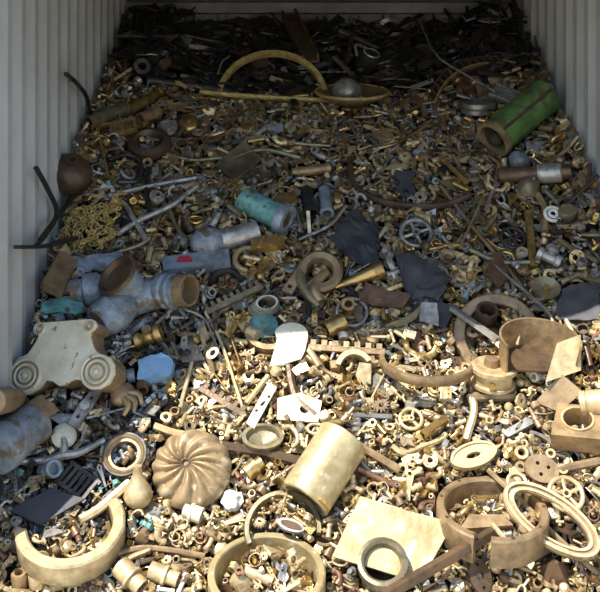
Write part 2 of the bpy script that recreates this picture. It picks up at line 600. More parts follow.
t.part('outlet_mouth', G().lathe([(14.6, 23), (16, 23), (16, 34), (13.5, 34), (12.5, 12), (.01, 12)], 22, M=M, cap=False), 'tan_bronze', 'brass rim of the right outlet', parent=ro)
M = T(-8, -12, 2) @ RZ(-38) @ RX(78)
t.part('lower_neck', G().lathe([(15, -10), (19, 2), (20, 10), (20.6, 11), (20.6, 13), (19.5, 14), (19, 24), (15, 30), (7, 31), (6, 29), (.01, 29)], 24, M=M).rough(.8, .12), 'blue_grey')
# --- small brass cock below it
t = Thing('stopcock', 'small brass stopcock tucked under the grey valve body', 'valve', frame(148, 337, 10, 45, 0, 15))
t.part('barrel', G().lathe([(4, -14), (8, -13), (8, -8), (6, -6), (8, 0), (8, 4), (6, 6), (9, 8), (9, 14), (5, 14), (5, 8), (.01, 8)], 14, M=RY(75)), 'gold_brass')
t.part('spindle', G().cyl(3, 14, 10).cyl(5, 3, 6, z=12), 'tan_bronze')

# --- fluted lid
g = G()
NL, NT, NRR = 13, 130, 16
v = []; f = []
for i in range(NRR + 1):
    q = i / NRR
    for j in range(NT):
        a = 2 * pi * j / NT
        lob = abs(sin(NL / 2 * (a + .55 * q + .12 * sin(2 * a))))
        z = 15 * sqrt(max(0, 1 - q ** 2.6)) + 6.5 * lob * min(1, q * 2.2) * (1 - .2 * q) - 6 * max(0, .22 - q) / .22
        r = 38 * q * (1 + .06 * lob * q) + .3
        v.append((r * cos(a) - 5 * (1 - q), r * sin(a) * .97 + 4 * (1 - q), z))
for i in range(NRR):
    for j in range(NT):
        b = (j + 1) % NT
        f.append((i * NT + j, i * NT + NT + j, i * NT + NT + b, i * NT + b))
f.append(tuple(range(NT)))
g.add(v, f)
t = Thing('fluted_lid', 'round tan fluted lid shaped like a flattened pumpkin', 'lid', frame(192, 470, 6, 58, -4), 'fluted round lid')
t.part('dome', g, 'dusty_bronze', angle=70)
t.part('boss', G().lathe([(6, 8), (6, 13), (3.5, 14), (3, 11), (.01, 11)], 16, M=T(-5, 4, 0)), 'brown_bronze')
t.part('rim', G().ring(39, 35, 3, 40, z=-2), 'tan_bronze')

# --- brass cylinder
MS, L = axis((344, 438), (304, 500), 26, 18)
t = Thing('brass_cylinder', 'large hollow brass cylinder lying on its side in the sunlit scrap', 'cylinder', MS, 'big brass cylinder')
t.part('shell', G().lathe([(25.5, 0), (26.5, 1.5), (26.5, L - 1.5), (25.5, L), (22, L), (22, 4), (.01, 4)], 36).rough(.35, .12), 'mottled_brass', angle=30)
g = G().ring(33, 24, 3, 14, radians(150), radians(255), z=L - 4)
t.part('torn_flange', g, 'gold_brass')
t.part('torn_flange', G().ring(31, 24, 3, 8, radians(20), radians(50), z=L - 5), 'gold_brass')

# --- thick half ring, front left
g = G().lathe([(41, 0), (52, 0), (53, 2), (53, 25), (51, 27), (43, 27), (41, 25)], 44, radians(186), radians(398), True)
solo('ring_segment', 'thick pale brass half ring curving through the front left scrap', 'ring', g.rough(.4, .1), 'pale_brass', frame(72, 541, -4, 27, 8), 'pale half ring')

# --- big open ring, front right
t = Thing('broken_ring', 'large broken bronze ring lying flat in the front right scrap', 'ring', frame(491, 533, 2, 13), 'broken bronze ring')
band = t.part('band', G().lathe([(46.5, 0), (54, 0), (55, 2), (55, 28), (53.5, 30), (48, 30), (46.5, 28)], 60, radians(-103), radians(240), True), 'tan_bronze', angle=30)
for a in range(0, 360, 40):
    if not 240 < a < 262:
        t.part('rivet', G().cyl(1.8, 1.2, 8, T(51 * cos(radians(a)), 51 * sin(radians(a)), 29.6)), 'brown_bronze', parent=band)

# --- front centre ring at the lower frame edge
g = G().lathe([(51, 0), (58, 0), (58.5, 1), (58.5, 26), (57, 27.5), (52, 27.5), (51, 26)], 60, closed=True)
solo('brass_ring', 'wide smooth brass ring half out of frame at the bottom edge', 'ring', g, 'mottled_brass', frame(267, 594, 3, 16), 'bottom-edge brass ring', angle=30)

# --- square brass plate
sheet('brass_plate', 'large square pale brass plate with tarnished blotches beside the broken ring', 'plate', [(360, 497, 22), (453, 525, 20), (420, 583, 16), (332, 558, 16)], 4, 'mottled_brass', rough=.9, short='square brass plate')
# --- bushing
g = G().lathe([(18.5, 38), (21, 40), (24.5, 39), (25, 30), (22, 28), (22, 0), (16, 0), (18, 34)], 32, closed=True)
t = Thing('bushing', 'thick-walled brass bushing with a dark bore at the bottom edge', 'bushing', frame(383, 580, -6, 40, -6), 'thick brass bushing')
t.part('sleeve', g, 'olive_brass'); t.part('bore_floor', G().cyl(15.5, 3, 20, z=8), 'dark_fill')
# --- long iron bar
rod('iron_bar', 'long dark square iron bar reaching up from the bottom edge to the broken ring', 'bar', [(384, 596, 34), (494, 532, 38)], 4, 'brown_bronze', flat=(9, 9), short='long iron bar', block=True)
# --- elongated cover ring
t = Thing('cover_ring', 'pale elongated oval cover ring leaning against the broken ring', 'ring', frame(550, 521, 22, 48, 0, -38), 'oval cover ring')
t.part('frame', G().prism(circ(52, 40, ry=27), 5, [circ(40, 40, ry=17)]), 'dusty_bronze')
t.part('bead', G().prism(circ(51, 40, ry=26), 3, [circ(48, 40, ry=23)], z=5).prism(circ(44, 40, ry=20), 2, [circ(41, 40, ry=18)], z=5), 'pale_brass')
for a in (20, 160, 250):
    t.part('lug', G().cyl(4.5, 6, 10, T(51 * cos(radians(a)), 27 * sin(radians(a)), 0)), 'tan_bronze')

def handwheel(name, label, MS, R, r, spokes, mat, short=None, a0=20):
    t = Thing(name, label, 'handwheel', MS, short)
    t.part('rim', G().torus(R, r, 30, 8), mat)
    t.part('hub', G().lathe([(R * .15, -3), (R * .28, -3), (R * .28, 3), (R * .15, 3)], 14, closed=True), mat)
    for i in range(spokes):
        a = radians(a0) + 2 * pi * i / spokes
        t.part('spoke', G().tube([(R * .24 * cos(a), R * .24 * sin(a), 0), (R * cos(a), R * sin(a), 0)], r * .8, 6), mat)
    return t
handwheel('handwheel', 'pale five-spoke brass handwheel above the oval cover ring', frame(566, 494, 20, 50), 16.5, 2.4, 5, 'pale_brass', 'pale handwheel')
handwheel('handwheel', 'dull grey handwheel lying in the shaded right-hand scrap', frame(416, 233, 8, 55), 15, 2.2, 4, 'grey_metal', 'grey handwheel')
handwheel('handwheel', 'small pale handwheel below the wide tan ring in sunlit scrap', frame(411, 419, 10, 45), 11, 2.0, 3, 'pale_brass', a0=70)
handwheel('handwheel', 'dark brown handwheel in the heap under the thin brass rail', frame(352, 128, 8, 55), 10, 1.6, 4, 'olive_brass')

# --- big flat ring, right
t = Thing('flange_ring', 'wide flat tan ring standing upright behind the curved pan', 'ring', frame(497, 337, -4, 64, -4), 'standing tan ring')
t.part('annulus', G().lathe([(32, 0), (43, 0), (43.5, 1), (43.5, 6), (42, 7), (33, 7), (32, 6)], 56, closed=True), 'tan_bronze', angle=30)
rod('steel_bar', 'flat grey steel bar slanting across the standing tan ring', 'bar', [(452, 308, 12), (498, 340, 26)], 3, 'grey_metal', flat=(7, 4), block=True)
t = Thing('pipe_bracket', 'brown pipe bracket with a round eye inside the standing tan ring', 'bracket', frame(488, 322, 6, 55), None)
t.part('eye', G().lathe([(8, -6), (11, -6), (11, 12), (8, 12)], 20, closed=True, M=T(-2, 4, 2) @ RX(-15)), 'brown_bronze')
t.part('arm', G().tube(spline([(-14, -16, 2), (-4, -12, 3), (10, -14, 2), (18, -24, 0)]), 4.5, 8), 'brown_bronze')
t.part('boss', G().lathe([(2, 0), (6, 0), (6, 8), (2, 8)], 14, closed=True, M=T(-18, -14, 0)), 'brown_bronze')

# --- curved pan
t = Thing('curved_pan', 'deep curved tan sheet-metal pan with a straight right flank', 'pan', frame(537, 364, 16, 20, 4), 'curved pan')
t.part('wall', G().lathe([(35, -6), (38, 30), (40, 30), (37, -6)], 34, radians(-28), radians(200), True), 'tan_bronze')
t.part('floor', G().prism([(36 * cos(radians(a)), 36 * sin(radians(a))) for a in range(-25, 205, 10)], 2, z=-2), 'brown_bronze')
t.part('flank', G().prism([(0, 0), (36, 8), (40, 42), (16, 36)], 2.5, M=T(2, -22, -6) @ RX(62) @ RZ(4)), 'pale_brass', 'flat pale flank plate')
# --- flanged drum
t = Thing('flanged_drum', 'short round brass drum with a flanged rim and knob', 'drum', frame(493, 384, 8, 14), 'flanged drum')
dr = t.part('drum', G().lathe([(20, 0), (22, 0), (22, 3), (19, 4), (19, 15), (23, 16), (23, 20), (20, 21), (17, 20), (.01, 19)], 34), 'pale_brass')
t.part('knob', G().lathe([(7, 19), (8, 22), (7, 27), (3, 28), (.01, 28)], 14, M=T(-2, 2, 0)), 'tan_bronze')
t.part('nut', G().cyl(3.5, 4, 6, T(-6, -19, 8) @ RX(90)), 'gold_brass', parent=dr)
# --- crescent
g = G().lathe([(43, 0), (48, 0), (49, 2), (49, 8), (48, 9.5), (44, 9.5), (43, 8)], 40, radians(172), radians(368), True)
solo('crescent', 'crescent-shaped tan brass ring segment holding small scrap beside the flanged drum', 'ring', g, 'tan_bronze', frame(428, 364, 6, 14, -4), 'tan crescent')
# --- tear-drop plate
o = [(-18, -24), (-14, -8), (-11, 6)] + [(17 * cos(radians(a)) + 3, 15 * sin(radians(a)) + 8) for a in range(165, -30, -15)] + [(17, -8), (13, -16), (4, -18), (-4, -22)]
g = G().prism(o[::-1], 2.2).bend(.012)
solo('teardrop_plate', 'cream teardrop-shaped metal plate at the edge of the sunlight', 'plate', g, 'lime_bronze', frame(288, 345, 14, 58, 0, 0), 'cream teardrop plate')

# --- scroll ring with lug
t = Thing('scroll_hook', 'curled olive brass scroll hook with a flat lug', 'hook', frame(316, 276, 14, 55, 0, 0), 'scroll hook')
t.part('curl', G().lathe([(13, -5), (21, -5), (23, -2), (23, 3), (20, 6), (14, 5)], 40, radians(-130), radians(190), True, M=T(4, 4, 0)), 'tan_bronze')
t.part('horn', G().tube(spline([(-16, 4, 0), (-15, -10, 4), (-8, -24, 6), (2, -34, 3)]), [6 - i * .15 for i in range(19)], 10), 'olive_brass')
t.part('inner_curl', G().tube(spline([(10, 4, -2), (2, -6, 2), (-2, -18, 5), (4, -30, 4)]), 5, 10), 'tan_bronze')
t.part('lug', G().prism([(-34, -18), (-24, -22), (-10, 2), (-18, 8)], 5, [circ(2.5, 10, -26, -14)]), 'tan_bronze')
# --- cone
MS, L = axis((329, 290), (383, 269), 8, 12)
t = Thing('brass_cone', 'long bright brass cone pointing left beside the scroll hook', 'cone', MS, 'brass cone')
t.part('taper', G().lathe([(.8, 0), (3.5, L * .3), (7.5, L * .85)], 20), 'gold_brass'); t.part('socket', G().lathe([(8, L * .85), (8.6, L * .87), (8.6, L), (6, L), (6, L * .9), (.01, L * .9)], 20), 'gold_brass')
# --- verdigris pipe
MS, L = axis((245, 202), (288, 221), 12, 16)
t = Thing('verdigris_pipe', 'turquoise corroded pipe stub with a round end flange', 'pipe', MS, 'turquoise pipe')
t.part('barrel', G().lathe([(14.5, -2), (15.5, 4), (13.5, 9), (13, L - 8)], 24).rough(.7, .15), 'verdigris', angle=60)
t.part('flange', G().lathe([(8, L - 9), (16, L - 9), (16.5, L - 4), (15, L), (9, L), (8, L - 2)], 26, closed=True), 'blue_grey', 'grey-green end flange')
t.part('plug', G().cyl(8.5, 3, 16, z=L - 5), 'brown_bronze')
# --- green pipe
MS, L = axis((494, 139), (545, 96), 24, 28)
t = Thing('green_pipe', 'green painted pipe section with a rusty open end near the right wall', 'pipe', MS, 'green pipe')
t.part('shell', G().lathe([(18.5, 0), (18.5, L), (16.5, L), (16.5, 0)], 30, closed=True), 'green_paint', angle=30)
t.part('open_rim', G().lathe([(15.5, -2), (19.6, -2), (19.6, 3), (15.5, 3)], 30, closed=True), 'tan_bronze', 'bare tan rim of the pipe mouth')
t.part('seam', G().box(3, 1.5, L * .96, T(-8, 16.5, L / 2)), 'rust')
t.part('end_flange', G().ring(24, 17, 3, 20, radians(-75), radians(40), z=L - 2), 'rust', 'rusty torn end flange')
t.part('inner_lump', G().ball(8, T(2, -6, 6), 10), 'dark_fill')

# --- brass hoop, rail and bowl on the crest
g = G().lathe([(50, -3), (55, -3), (56.5, 0), (55, 3), (50, 3)], 50, radians(8), radians(174), True)
solo('brass_hoop', 'thin brass hoop arching up from the crest before the dark scrap', 'hoop', g, 'chain_gold', frame(272, 97, 8, 62, 0), 'brass hoop', block=False)
rod('brass_rail', 'long thin brass rail lying along the crest under the hoop', 'rail', [(200, 92, 12), (260, 97, 14), (325, 100, 14), (362, 98, 12)], 2.7, 'chain_gold', short='thin brass rail', k=4, block=True)
t = Thing('shallow_bowl', 'shallow brass bowl with a grey ball in it on the crest', 'bowl', frame(352, 98, 16, 16, 0), 'shallow bowl')
t.part('dish', G().lathe([(.01, -6), (14, -6), (30, 1), (37, 5), (38, 7), (35, 7), (29, 4), (13, -3), (.01, -3)], 36), 'tan_bronze')
t.part('rim', G().torus(36.5, 1.6, 40, 6, M=T(0, 0, 6.5)), 'chain_gold')
solo('metal_ball', 'grey scratched metal ball sitting in the shallow bowl', 'ball', G().ball(15, n=24, sz=.85).rough(.4, .1), 'grey_metal', frame(347, 91, 22, 30), None, angle=60)

# --- segmented band, wire and fittings at upper right
t = Thing('segmented_band', 'curved bronze band of square cells on the dark upper right scrap', 'band', frame(462, 76, 18, 60, 0, 33), 'segmented band', block=False)
arc = [(-44 + i * 7.3, 10 - .009 * (-44 + i * 7.3) ** 2, 0) for i in range(13)]
t.part('outer_rail', G().tube([(x, y + 4, z) for x, y, z in arc], 1.5, flat=(1.6, 8)), 'brown_bronze')
t.part('inner_rail', G().tube([(x, y - 5, z) for x, y, z in arc], 1.5, flat=(1.6, 8)), 'tan_bronze')
for x, y, z in arc[1:-1]:
    t.part('rung', G().box(1.6, 9, 7, T(x, y, z)), 'brown_bronze')
rod('bent_wire', 'long thin pale wire leaning over the upper right scrap', 'wire', [(419, 20, 20), (428, 40, 24), (440, 59, 26), (470, 77, 26), (496, 92, 22)], 1.0, 'grey_metal', n=6, k=2)
for a, b, r, m, lab in (((455, 78), (470, 92), 5.5, 'copper_red', 'reddish bronze nozzle under the segmented band'), ((474, 80), (484, 94), 6, 'tan_bronze', 'stepped bronze nozzle beside the thick grey disc'), ((428, 92), (447, 81), 3.2, 'gold_brass', 'bright short brass pin under the segmented band')):
    MS, L = axis(a, b, 14, 10)
    solo('nozzle' if r > 4 else 'pin', lab, 'nozzle' if r > 4 else 'pin', G().lathe([(r * .6, 0), (r, 1), (r, L * .3), (r * .7, L * .35), (r * .7, L * .8), (r * 1.1, L * .82), (r * 1.1, L), (r * .6, L), (r * .6, L * .9), (.01, L * .9)], 16), m, MS)
t = Thing('thick_disc', 'thick dull grey wheel disc beside the green pipe', 'disc', frame(478, 108, 10, 12, 0, 0), 'thick grey disc')
t.part('disc', G().lathe([(.01, -6), (15, -6), (17, -5), (17.5, 0), (17, 5), (15, 6), (8, 4.5), (.01, 4.5)], 30), 'grey_metal')
t.part('groove', G().ring(18, 16, 2, 30, z=-1), 'brown_bronze')
t = Thing('ribbed_plate', 'grey ribbed rectangular plate between thick disc and green pipe', 'plate', frame(508, 96, 12, 42, 0, -34))
t.part('plate', G().box(34, 22, 3), 'grey_metal')
for i in range(5): t.part('rib', G().box(33, 1.6, 3, T(0, -9 + i * 4.5, 2)), 'grey_metal')

# --- upper left pieces
t = Thing('slotted_casting', 'brass frame with three square openings near the left wall', 'casting', frame(117, 130, 8, 55, 0, 14), 'slotted brass frame')
t.part('grid', G().prism([(-20, -8), (20, -8), (20, 8), (-20, 8)], 5, [[(-17 + i * 12, -5), (-7 + i * 12, -5), (-7 + i * 12, 5), (-17 + i * 12, 5)] for i in range(3)]), 'gold_brass')
for a, b, r, m, lab in (((88, 123), (126, 108), 7, 'olive_brass', 'dull olive brass tube above the slotted frame'), ((128, 112), (160, 92), 5.5, 'gold_brass', 'golden brass tube end rising left of the brass rail'),
                        ((140, 119), (158, 112), 6, 'tan_bronze', 'short tan brass collar tube right of the slotted frame'), ((292, 173), (330, 168), 5, 'tan_bronze', 'tan pipe lying level above the turquoise pipe'),
                        ((324, 190), (327, 214), 6, 'blue_grey', 'blue-grey pipe stub standing right of the turquoise pipe'), ((306, 191), (312, 214), 6.5, 'dark_iron', 'dark iron tube standing beside the turquoise pipe')):
    MS, L = axis(a, b, 8, 9)
    t = Thing('tube', lab, 'tube', MS)
    t.part('barrel', G().lathe([(r * .78, 0), (r, 0), (r, L), (r * .78, L)], 18, closed=True), m)
    t.part('collar', G().ring(r * 1.2, r * .9, 4, 18, z=L - 5), m)
g = G().lathe([(10, 0), (20, 0), (22, 3), (21, 9), (15, 12), (11, 8)], 32, closed=True)
solo('bronze_dish_ring', 'dark bronze dished ring below the slotted frame', 'ring', g, 'brown_bronze', frame(150, 148, 4, 42), 'dished ring')
solo('oval_cover', 'small dull gold oval cover in the upper left scrap', 'cover', G().lathe([(.01, 5), (8, 4), (10.5, 2), (11, 0), (.01, 0)], 24).join(G().cyl(2, 3, 8, z=4)), 'gold_brass', frame(189, 124, 8, 50), 'gold oval cover')
solo('oval_cover', 'ribbed grey oval cover beside the gold oval cover', 'cover', G().lathe([(.01, 4), (9, 3), (11, 0), (.01, 0)], 24).torus(6, 1, 20, 6, M=T(0, 0, 4)), 'grey_metal', frame(167, 128, 8, 50))
rod('black_hose', 'curved black hose leaning on the left wall', 'hose', [(66, 74, 4), (76, 83, 8), (86, 96, 8), (90, 112, 4)], 2.6, 'black_rubber', short='black hose')
g = G().lathe([(.01, 14), (10, 14), (18, 9), (22, 2), (22, -10), (15, -14), (.01, -14)], 26).rough(1.0, .1)
t = Thing('motor_housing', 'dark brown rounded motor housing by the left wall', 'housing', frame(70, 172, 8, 45, 25), 'brown motor housing')
t.part('shell', g, 'brown_bronze', angle=60); t.part('spigot', G().ring(6, 4, 6, 14, z=13), 'brown_bronze')
t.part('terminal', G().box(9, 7, 5, T(16, 12, 8)), 'gold_brass', 'small bright brass terminal')
# --- brass chain
t = Thing('brass_chain', 'tangled bright gold brass chain heaped by the left wall', 'chain', frame(93, 226, 6, 48), 'gold chain')
lk = G().lathe([(1.5, -.55), (2.5, -.55), (2.5, .55), (1.5, .55)], 8, closed=True)
for sidx in range(7):
    g = G()
    p = Vector((rng.uniform(-20, 18), 24 - rng.random() * 8, 3 + rng.random() * 5)); d = -pi / 2 + rng.uniform(-.5, .5)
    for i in range(26):
        g.join(lk, T(*p) @ Matrix.Rotation(d, 4, 'Z') @ RX(90 * (i % 2) + rng.uniform(-25, 25)) @ Matrix.Scale(1.5, 4, (1, 0, 0)))
        d += rng.uniform(-.75, .75)
        if p.y < -26: d = rng.uniform(.2, 2.9)
        if abs(p.x) > 24: d = pi - d
        p += Vector((cos(d) * 4.6, sin(d) * 4.6, rng.uniform(-.9, .9)))
        p.z = min(11, max(1, p.z))
    t.part('chain_strand', g, 'chain_gold')
# --- left edge bars and plates
rod('steel_bar', 'dark bent steel bar leaning against the left wall below the motor housing', 'bar', [(36, 168, 6), (48, 190, 10), (57, 213, 10), (46, 234, 6), (36, 246, 4)], 2.8, 'dark_iron', short='bent dark bar')
rod('steel_bar', 'dark flat steel bar sticking out towards the left wall above the scrolled bracket', 'bar', [(17, 247, 6), (45, 246, 12), (76, 238, 10)], 3, 'dark_iron', flat=(7, 4))
solo('tube_ring', 'small pale brass tube end beside the gold chain', 'tube', G().lathe([(4.5, -8), (6.5, -8), (6.5, 6), (4.5, 6)], 18, closed=True), 'pale_brass', frame(62, 249, 10, 50, -20))
sheet('bronze_trough', 'brown bronze angled plate above the scrolled bracket', 'plate', [(38, 288, 8), (58, 300, 10), (77, 262, 10), (58, 252, 8)], 3, 'tan_bronze', bend=.01, short='bronze trough')
solo('brass_lever', 'brass lever bracket beside the bronze trough', 'lever', G().prism([(-12, -3), (0, -6), (14, -4), (14, 4), (2, 5), (-12, 3)], 5, [circ(2.2, 10, 8, 0)]), 'tan_bronze', frame(68, 290, 8, 50, 0, 35))
sheet('blue_sheet', 'dull blue-green crumpled sheet behind the grey valve body', 'sheet', [(72, 258, 4), (122, 252, 6), (126, 268, 4), (78, 274, 3)], 2, 'blue_grey', rough=2.5)
sheet('teal_sheet', 'dark teal sheet metal behind the top of the scrolled bracket', 'sheet', [(38, 312, 8), (88, 314, 10), (80, 298, 8), (50, 298, 6)], 2, 'verdigris', rough=3)
# --- long rods, upper left
for i, (pts, r, m, lab) in enumerate([
    ([(108, 196), (150, 186), (196, 178)], 2.6, 'grey_metal', 'long straight grey rod right of the brown motor housing'),
    ([(117, 234), (140, 220), (172, 205), (197, 186)], 3.0, 'grey_metal', 'long bent grey pipe rising right of the gold chain'),
    ([(112, 196), (125, 205), (133, 218), (146, 240)], 2.8, 'grey_metal', 'curved grey pipe crossing the bent grey pipe'),
    ([(108, 160), (126, 155), (140, 162), (138, 180), (118, 182)], 2.6, 'dark_iron', 'dark looped pipe above the long grey rods'),
    ([(118, 252), (138, 246), (150, 238)], 2.2, 'tan_bronze', 'tan curved rod above the flared valve mouth'),
    ([(148, 262), (151, 248)], 3.0, 'pale_brass', 'pale brass stub rod poking up behind the flared mouth'),
    ([(148, 168), (146, 190), (150, 215)], 2.2, 'dark_iron', 'dark vertical rod between the gold chain and turquoise pipe'),
    ([(75, 160), (80, 180), (70, 200), (55, 220), (40, 240)], 2.4, 'dark_iron', 'long dark curved rod beside the gold chain'),
    ([(155, 150), (190, 160), (222, 158)], 2.2, 'olive_brass', 'dull brass rod below the gold oval cover'),
    ([(185, 300), (182, 308), (205, 320), (222, 362)], 1.4, 'grey_metal', 'thin bent wire below the right outlet of the grey valve'),
    ([(205, 312), (222, 345), (245, 416)], 1.7, 'pale_brass', 'long thin pale rod lying across the sunlit edge'),
    ([(289, 366), (292, 385), (298, 400), (316, 416)], 4.2, 'brown_bronze', 'dark curved bar below the cream teardrop plate'),
    ([(335, 430), (360, 446), (400, 470)], 4.2, 'tan_bronze', 'brown rod slanting right of the big brass cylinder'),
    ([(222, 446), (262, 452), (302, 462)], 5, 'brown_bronze', 'brown flattened pipe between fluted lid and brass cylinder'),
    ([(440, 185), (475, 230), (505, 265), (532, 300)], 1.7, 'tan_bronze', 'long thin bronze rod slanting down right of the grey handwheel'),
    ([(528, 212), (531, 240), (534, 268)], 4.2, 'gold_brass', 'upright brass rod in the shaded right side'),
    ([(536, 192), (545, 208), (545, 232)], 3.4, 'tan_bronze', 'curved tan rod beside the upright brass rod'),
    ([(517, 345), (521, 325), (519, 305), (515, 298)], 1.5, 'pale_brass', 'pale curved wire standing over the curved pan'),
    ([(556, 330), (548, 312), (533, 298), (490, 262)], 1.8, 'grey_metal', 'thin grey rod slanting behind the curved pan'),
    ([(350, 158), (352, 180), (368, 196), (400, 205), (440, 206), (470, 196)], 3.0, 'brown_bronze', 'large dark curved strip sweeping across the upper right heap'),
    ([(560, 240), (575, 250), (598, 262)], 2.6, 'tan_bronze', 'tan rod pointing to the right wall'),
    ([(470, 250), (500, 262), (540, 262)], 2.8, 'olive_brass', 'olive pipe beside the brown leaf plate'),
    ([(205, 20), (235, 30)], 1.4, 'grey_metal', 'thin grey strip on the dark rear scrap'),
    ([(555, 215), (572, 200), (598, 176)], 2.2, 'dark_iron', 'dark rod leaning to the right wall below the green pipe'),
    ([(230, 160), (262, 150), (300, 158)], 2.4, 'olive_brass', 'dull rod behind the olive shell plate'),
    ([(400, 120), (420, 105), (452, 100)], 2.2, 'olive_brass', 'dull brass rod below the bright pin'),
    ([(488, 470), (520, 500), (560, 540), (598, 574)], 2.8, 'tan_bronze', 'long tan pipe slanting down below the pale handwheel'),
    ([(470, 395), (474, 410), (466, 440)], 4, 'pale_brass', 'curved pale brass arm below the flanged drum'),
    ([(470, 397), (515, 396)], 5, 'tan_bronze', 'tan bar lying level below the flanged drum'),
    ([(556, 470), (600, 461)], 4.5, 'tan_bronze', 'tan pipe reaching out of the right frame edge'),
    ([(110, 556), (140, 548), (170, 550), (205, 556)], 3, 'tan_bronze', 'curved bronze strap at the lower left'),
    ([(118, 578), (128, 560), (150, 550)], 3.2, 'tan_bronze', 'hooked bronze strap end at the lower left'),
    ([(8, 462), (40, 460), (78, 452), (105, 440)], 3.2, 'grey_metal', 'long grey rod across the shaded left scrap'),
    ([(80, 520), (100, 508), (130, 482)], 5, 'pale_brass', 'pale brass bar rising inside the half ring'),
    ([(392, 586), (410, 582), (432, 566)], 4, 'tan_bronze', 'wood-brown handle rod beside the long iron bar'),
]):
    rod('rod', lab, 'rod', pts, r, m, lift=9)

# --- blue-grey pipes, centre left
MS, L = axis((163, 268), (230, 259), 8, 8)
t = Thing('blue_pipe', 'blue-grey painted square pipe with a red mark above the valve outlet', 'pipe', MS, 'blue-grey pipe')
t.part('pipe', G().box(17, 14, L, T(0, 0, L / 2)).rough(.8, .1), 'blue_grey'); t.part('red_mark', G().prism([(-5, -8), (3, -6), (5, 4), (-2, 8)], 1.2, M=T(1, 7.2, L * .33) @ RX(-90)), 'red_paint', 'small red paint mark')
MS, L = axis((198, 246), (258, 231), 10, 12)
t = Thing('corroded_pipe', 'grey corroded pipe with a pale rounded end left of the turquoise pipe', 'pipe', MS, 'grey corroded pipe')
t.part('sleeve', G().lathe([(10, 22), (11, 24), (11, L), (8, L), (8, L - 6), (.01, L - 6)], 20).rough(.7, .15), 'grey_metal')
t.part('rounded_end', G().lathe([(.01, -8), (10, -6), (16, 2), (17, 12), (13, 22), (10, 25)], 22).rough(.6, .1), 'blue_grey')
solo('clamp', 'black horseshoe clamp below the blue-grey pipe', 'clamp', G().torus(14, 4, 24, 8, radians(20), radians(200)), 'dark_iron', frame(226, 282, 8, 40, 0, -10))
solo('horseshoe', 'large pale horseshoe-shaped clamp above the black clamp', 'clamp', G().torus(13, 3, 24, 8, radians(60), radians(270)), 'tan_bronze', frame(248, 259, 10, 52))
t = Thing('brass_block', 'bright cast brass block with two slanted ribs under the turquoise pipe', 'block', frame(268, 246, 10, 50, 0, 12), 'bright brass block')
t.part('block', G().prism([(-18, -6), (16, -7), (18, 6), (-16, 6)], 8), 'gold_brass')
for dx in (-6, 6): t.part('rib', G().box(3, 13, 4, T(dx, 0, 9) @ RZ(-35)), 'gold_brass')
solo('oval_disc', 'small golden oval disc behind the turquoise pipe', 'disc', G().lathe([(.01, 3), (10, 2), (12, 0), (.01, -2)], 22), 'gold_brass', frame(286, 200, 10, 40))
sheet('shell_plate', 'olive brass curved shell plate in the upper middle heap', 'plate', [(216, 168, 6), (238, 186, 8), (262, 160, 10), (246, 146, 6)], 3, 'olive_brass', bend=.012, short='olive shell plate')
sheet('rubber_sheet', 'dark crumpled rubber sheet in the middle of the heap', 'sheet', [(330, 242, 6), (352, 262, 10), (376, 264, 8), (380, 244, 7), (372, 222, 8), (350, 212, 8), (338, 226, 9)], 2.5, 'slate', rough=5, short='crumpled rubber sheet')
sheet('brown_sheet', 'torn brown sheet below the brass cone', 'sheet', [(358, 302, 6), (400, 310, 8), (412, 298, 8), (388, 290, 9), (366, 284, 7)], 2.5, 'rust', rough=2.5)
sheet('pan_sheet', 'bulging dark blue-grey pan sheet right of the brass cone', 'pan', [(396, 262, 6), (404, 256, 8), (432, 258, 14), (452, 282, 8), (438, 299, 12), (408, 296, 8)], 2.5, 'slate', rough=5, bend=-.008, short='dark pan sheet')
hg = [(-9, 15), (-11, 8), (-6, 2), (-5, -2), (-10, -7), (-10, -14), (-4, -18), (5, -18), (10, -13), (9, -6), (5, -1), (6, 4), (11, 9), (8, 15), (3, 12), (-3, 13)]
solo('waisted_plate', 'dark slate plate with a narrow waist in the upper right heap', 'plate', G().prism(hg, 4, [circ(2.6, 10, 0, -11)]), 'slate', frame(405, 184, 8, 55), 'waisted dark plate')
solo('shell_lump', 'pale blue-white corroded lump below the green pipe', 'lump', G().ball(11, n=16, sz=.8).rough(3.5, .1, 3), 'blue_grey', frame(519, 161, 10, 45), 'pale blue lump', angle=60)
t = Thing('bell_cap', 'dull brass bell cap below the pale blue lump', 'cap', frame(528, 190, 8, 40, 20))
t.part('bell', G().lathe([(10, 0), (12, 0), (11, 5), (8, 11), (3, 14), (.01, 14)], 22), 'olive_brass'); t.part('knob', G().ball(2.5, T(0, 0, 15), 8), 'olive_brass')
solo('spring_ring', 'bright blue-white ring by the right side of the heap', 'ring', G().torus(8, 1.8, 22, 7).torus(4, 1.6, 14, 6, M=T(0, 0, 1)), 'white_chalk', frame(553, 214, 12, 55), 'blue-white ring')
solo('domed_cover', 'dull brass round cover beside the blue-white ring', 'cover', G().lathe([(.01, 4), (8, 4), (10, 1), (10, -6), (.01, -6)], 22), 'olive_brass', frame(568, 212, 10, 45))
sheet('leaf_plate', 'brown leaf-shaped bronze plate in the shaded right side', 'plate', [(487, 276, 8), (498, 291, 8), (509, 278, 10), (500, 252, 8), (490, 256, 8)], 2.5, 'brown_bronze', short='brown leaf plate')
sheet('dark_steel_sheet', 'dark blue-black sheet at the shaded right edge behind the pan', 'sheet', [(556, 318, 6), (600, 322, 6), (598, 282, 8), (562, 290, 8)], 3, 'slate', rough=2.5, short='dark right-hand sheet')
sheet('dark_sheet', 'dark grey sheet between tan ring and brass cone', 'sheet', [(408, 318, 4), (446, 330, 5), (456, 306, 5), (420, 298, 5)], 2, 'slate', rough=2.5)

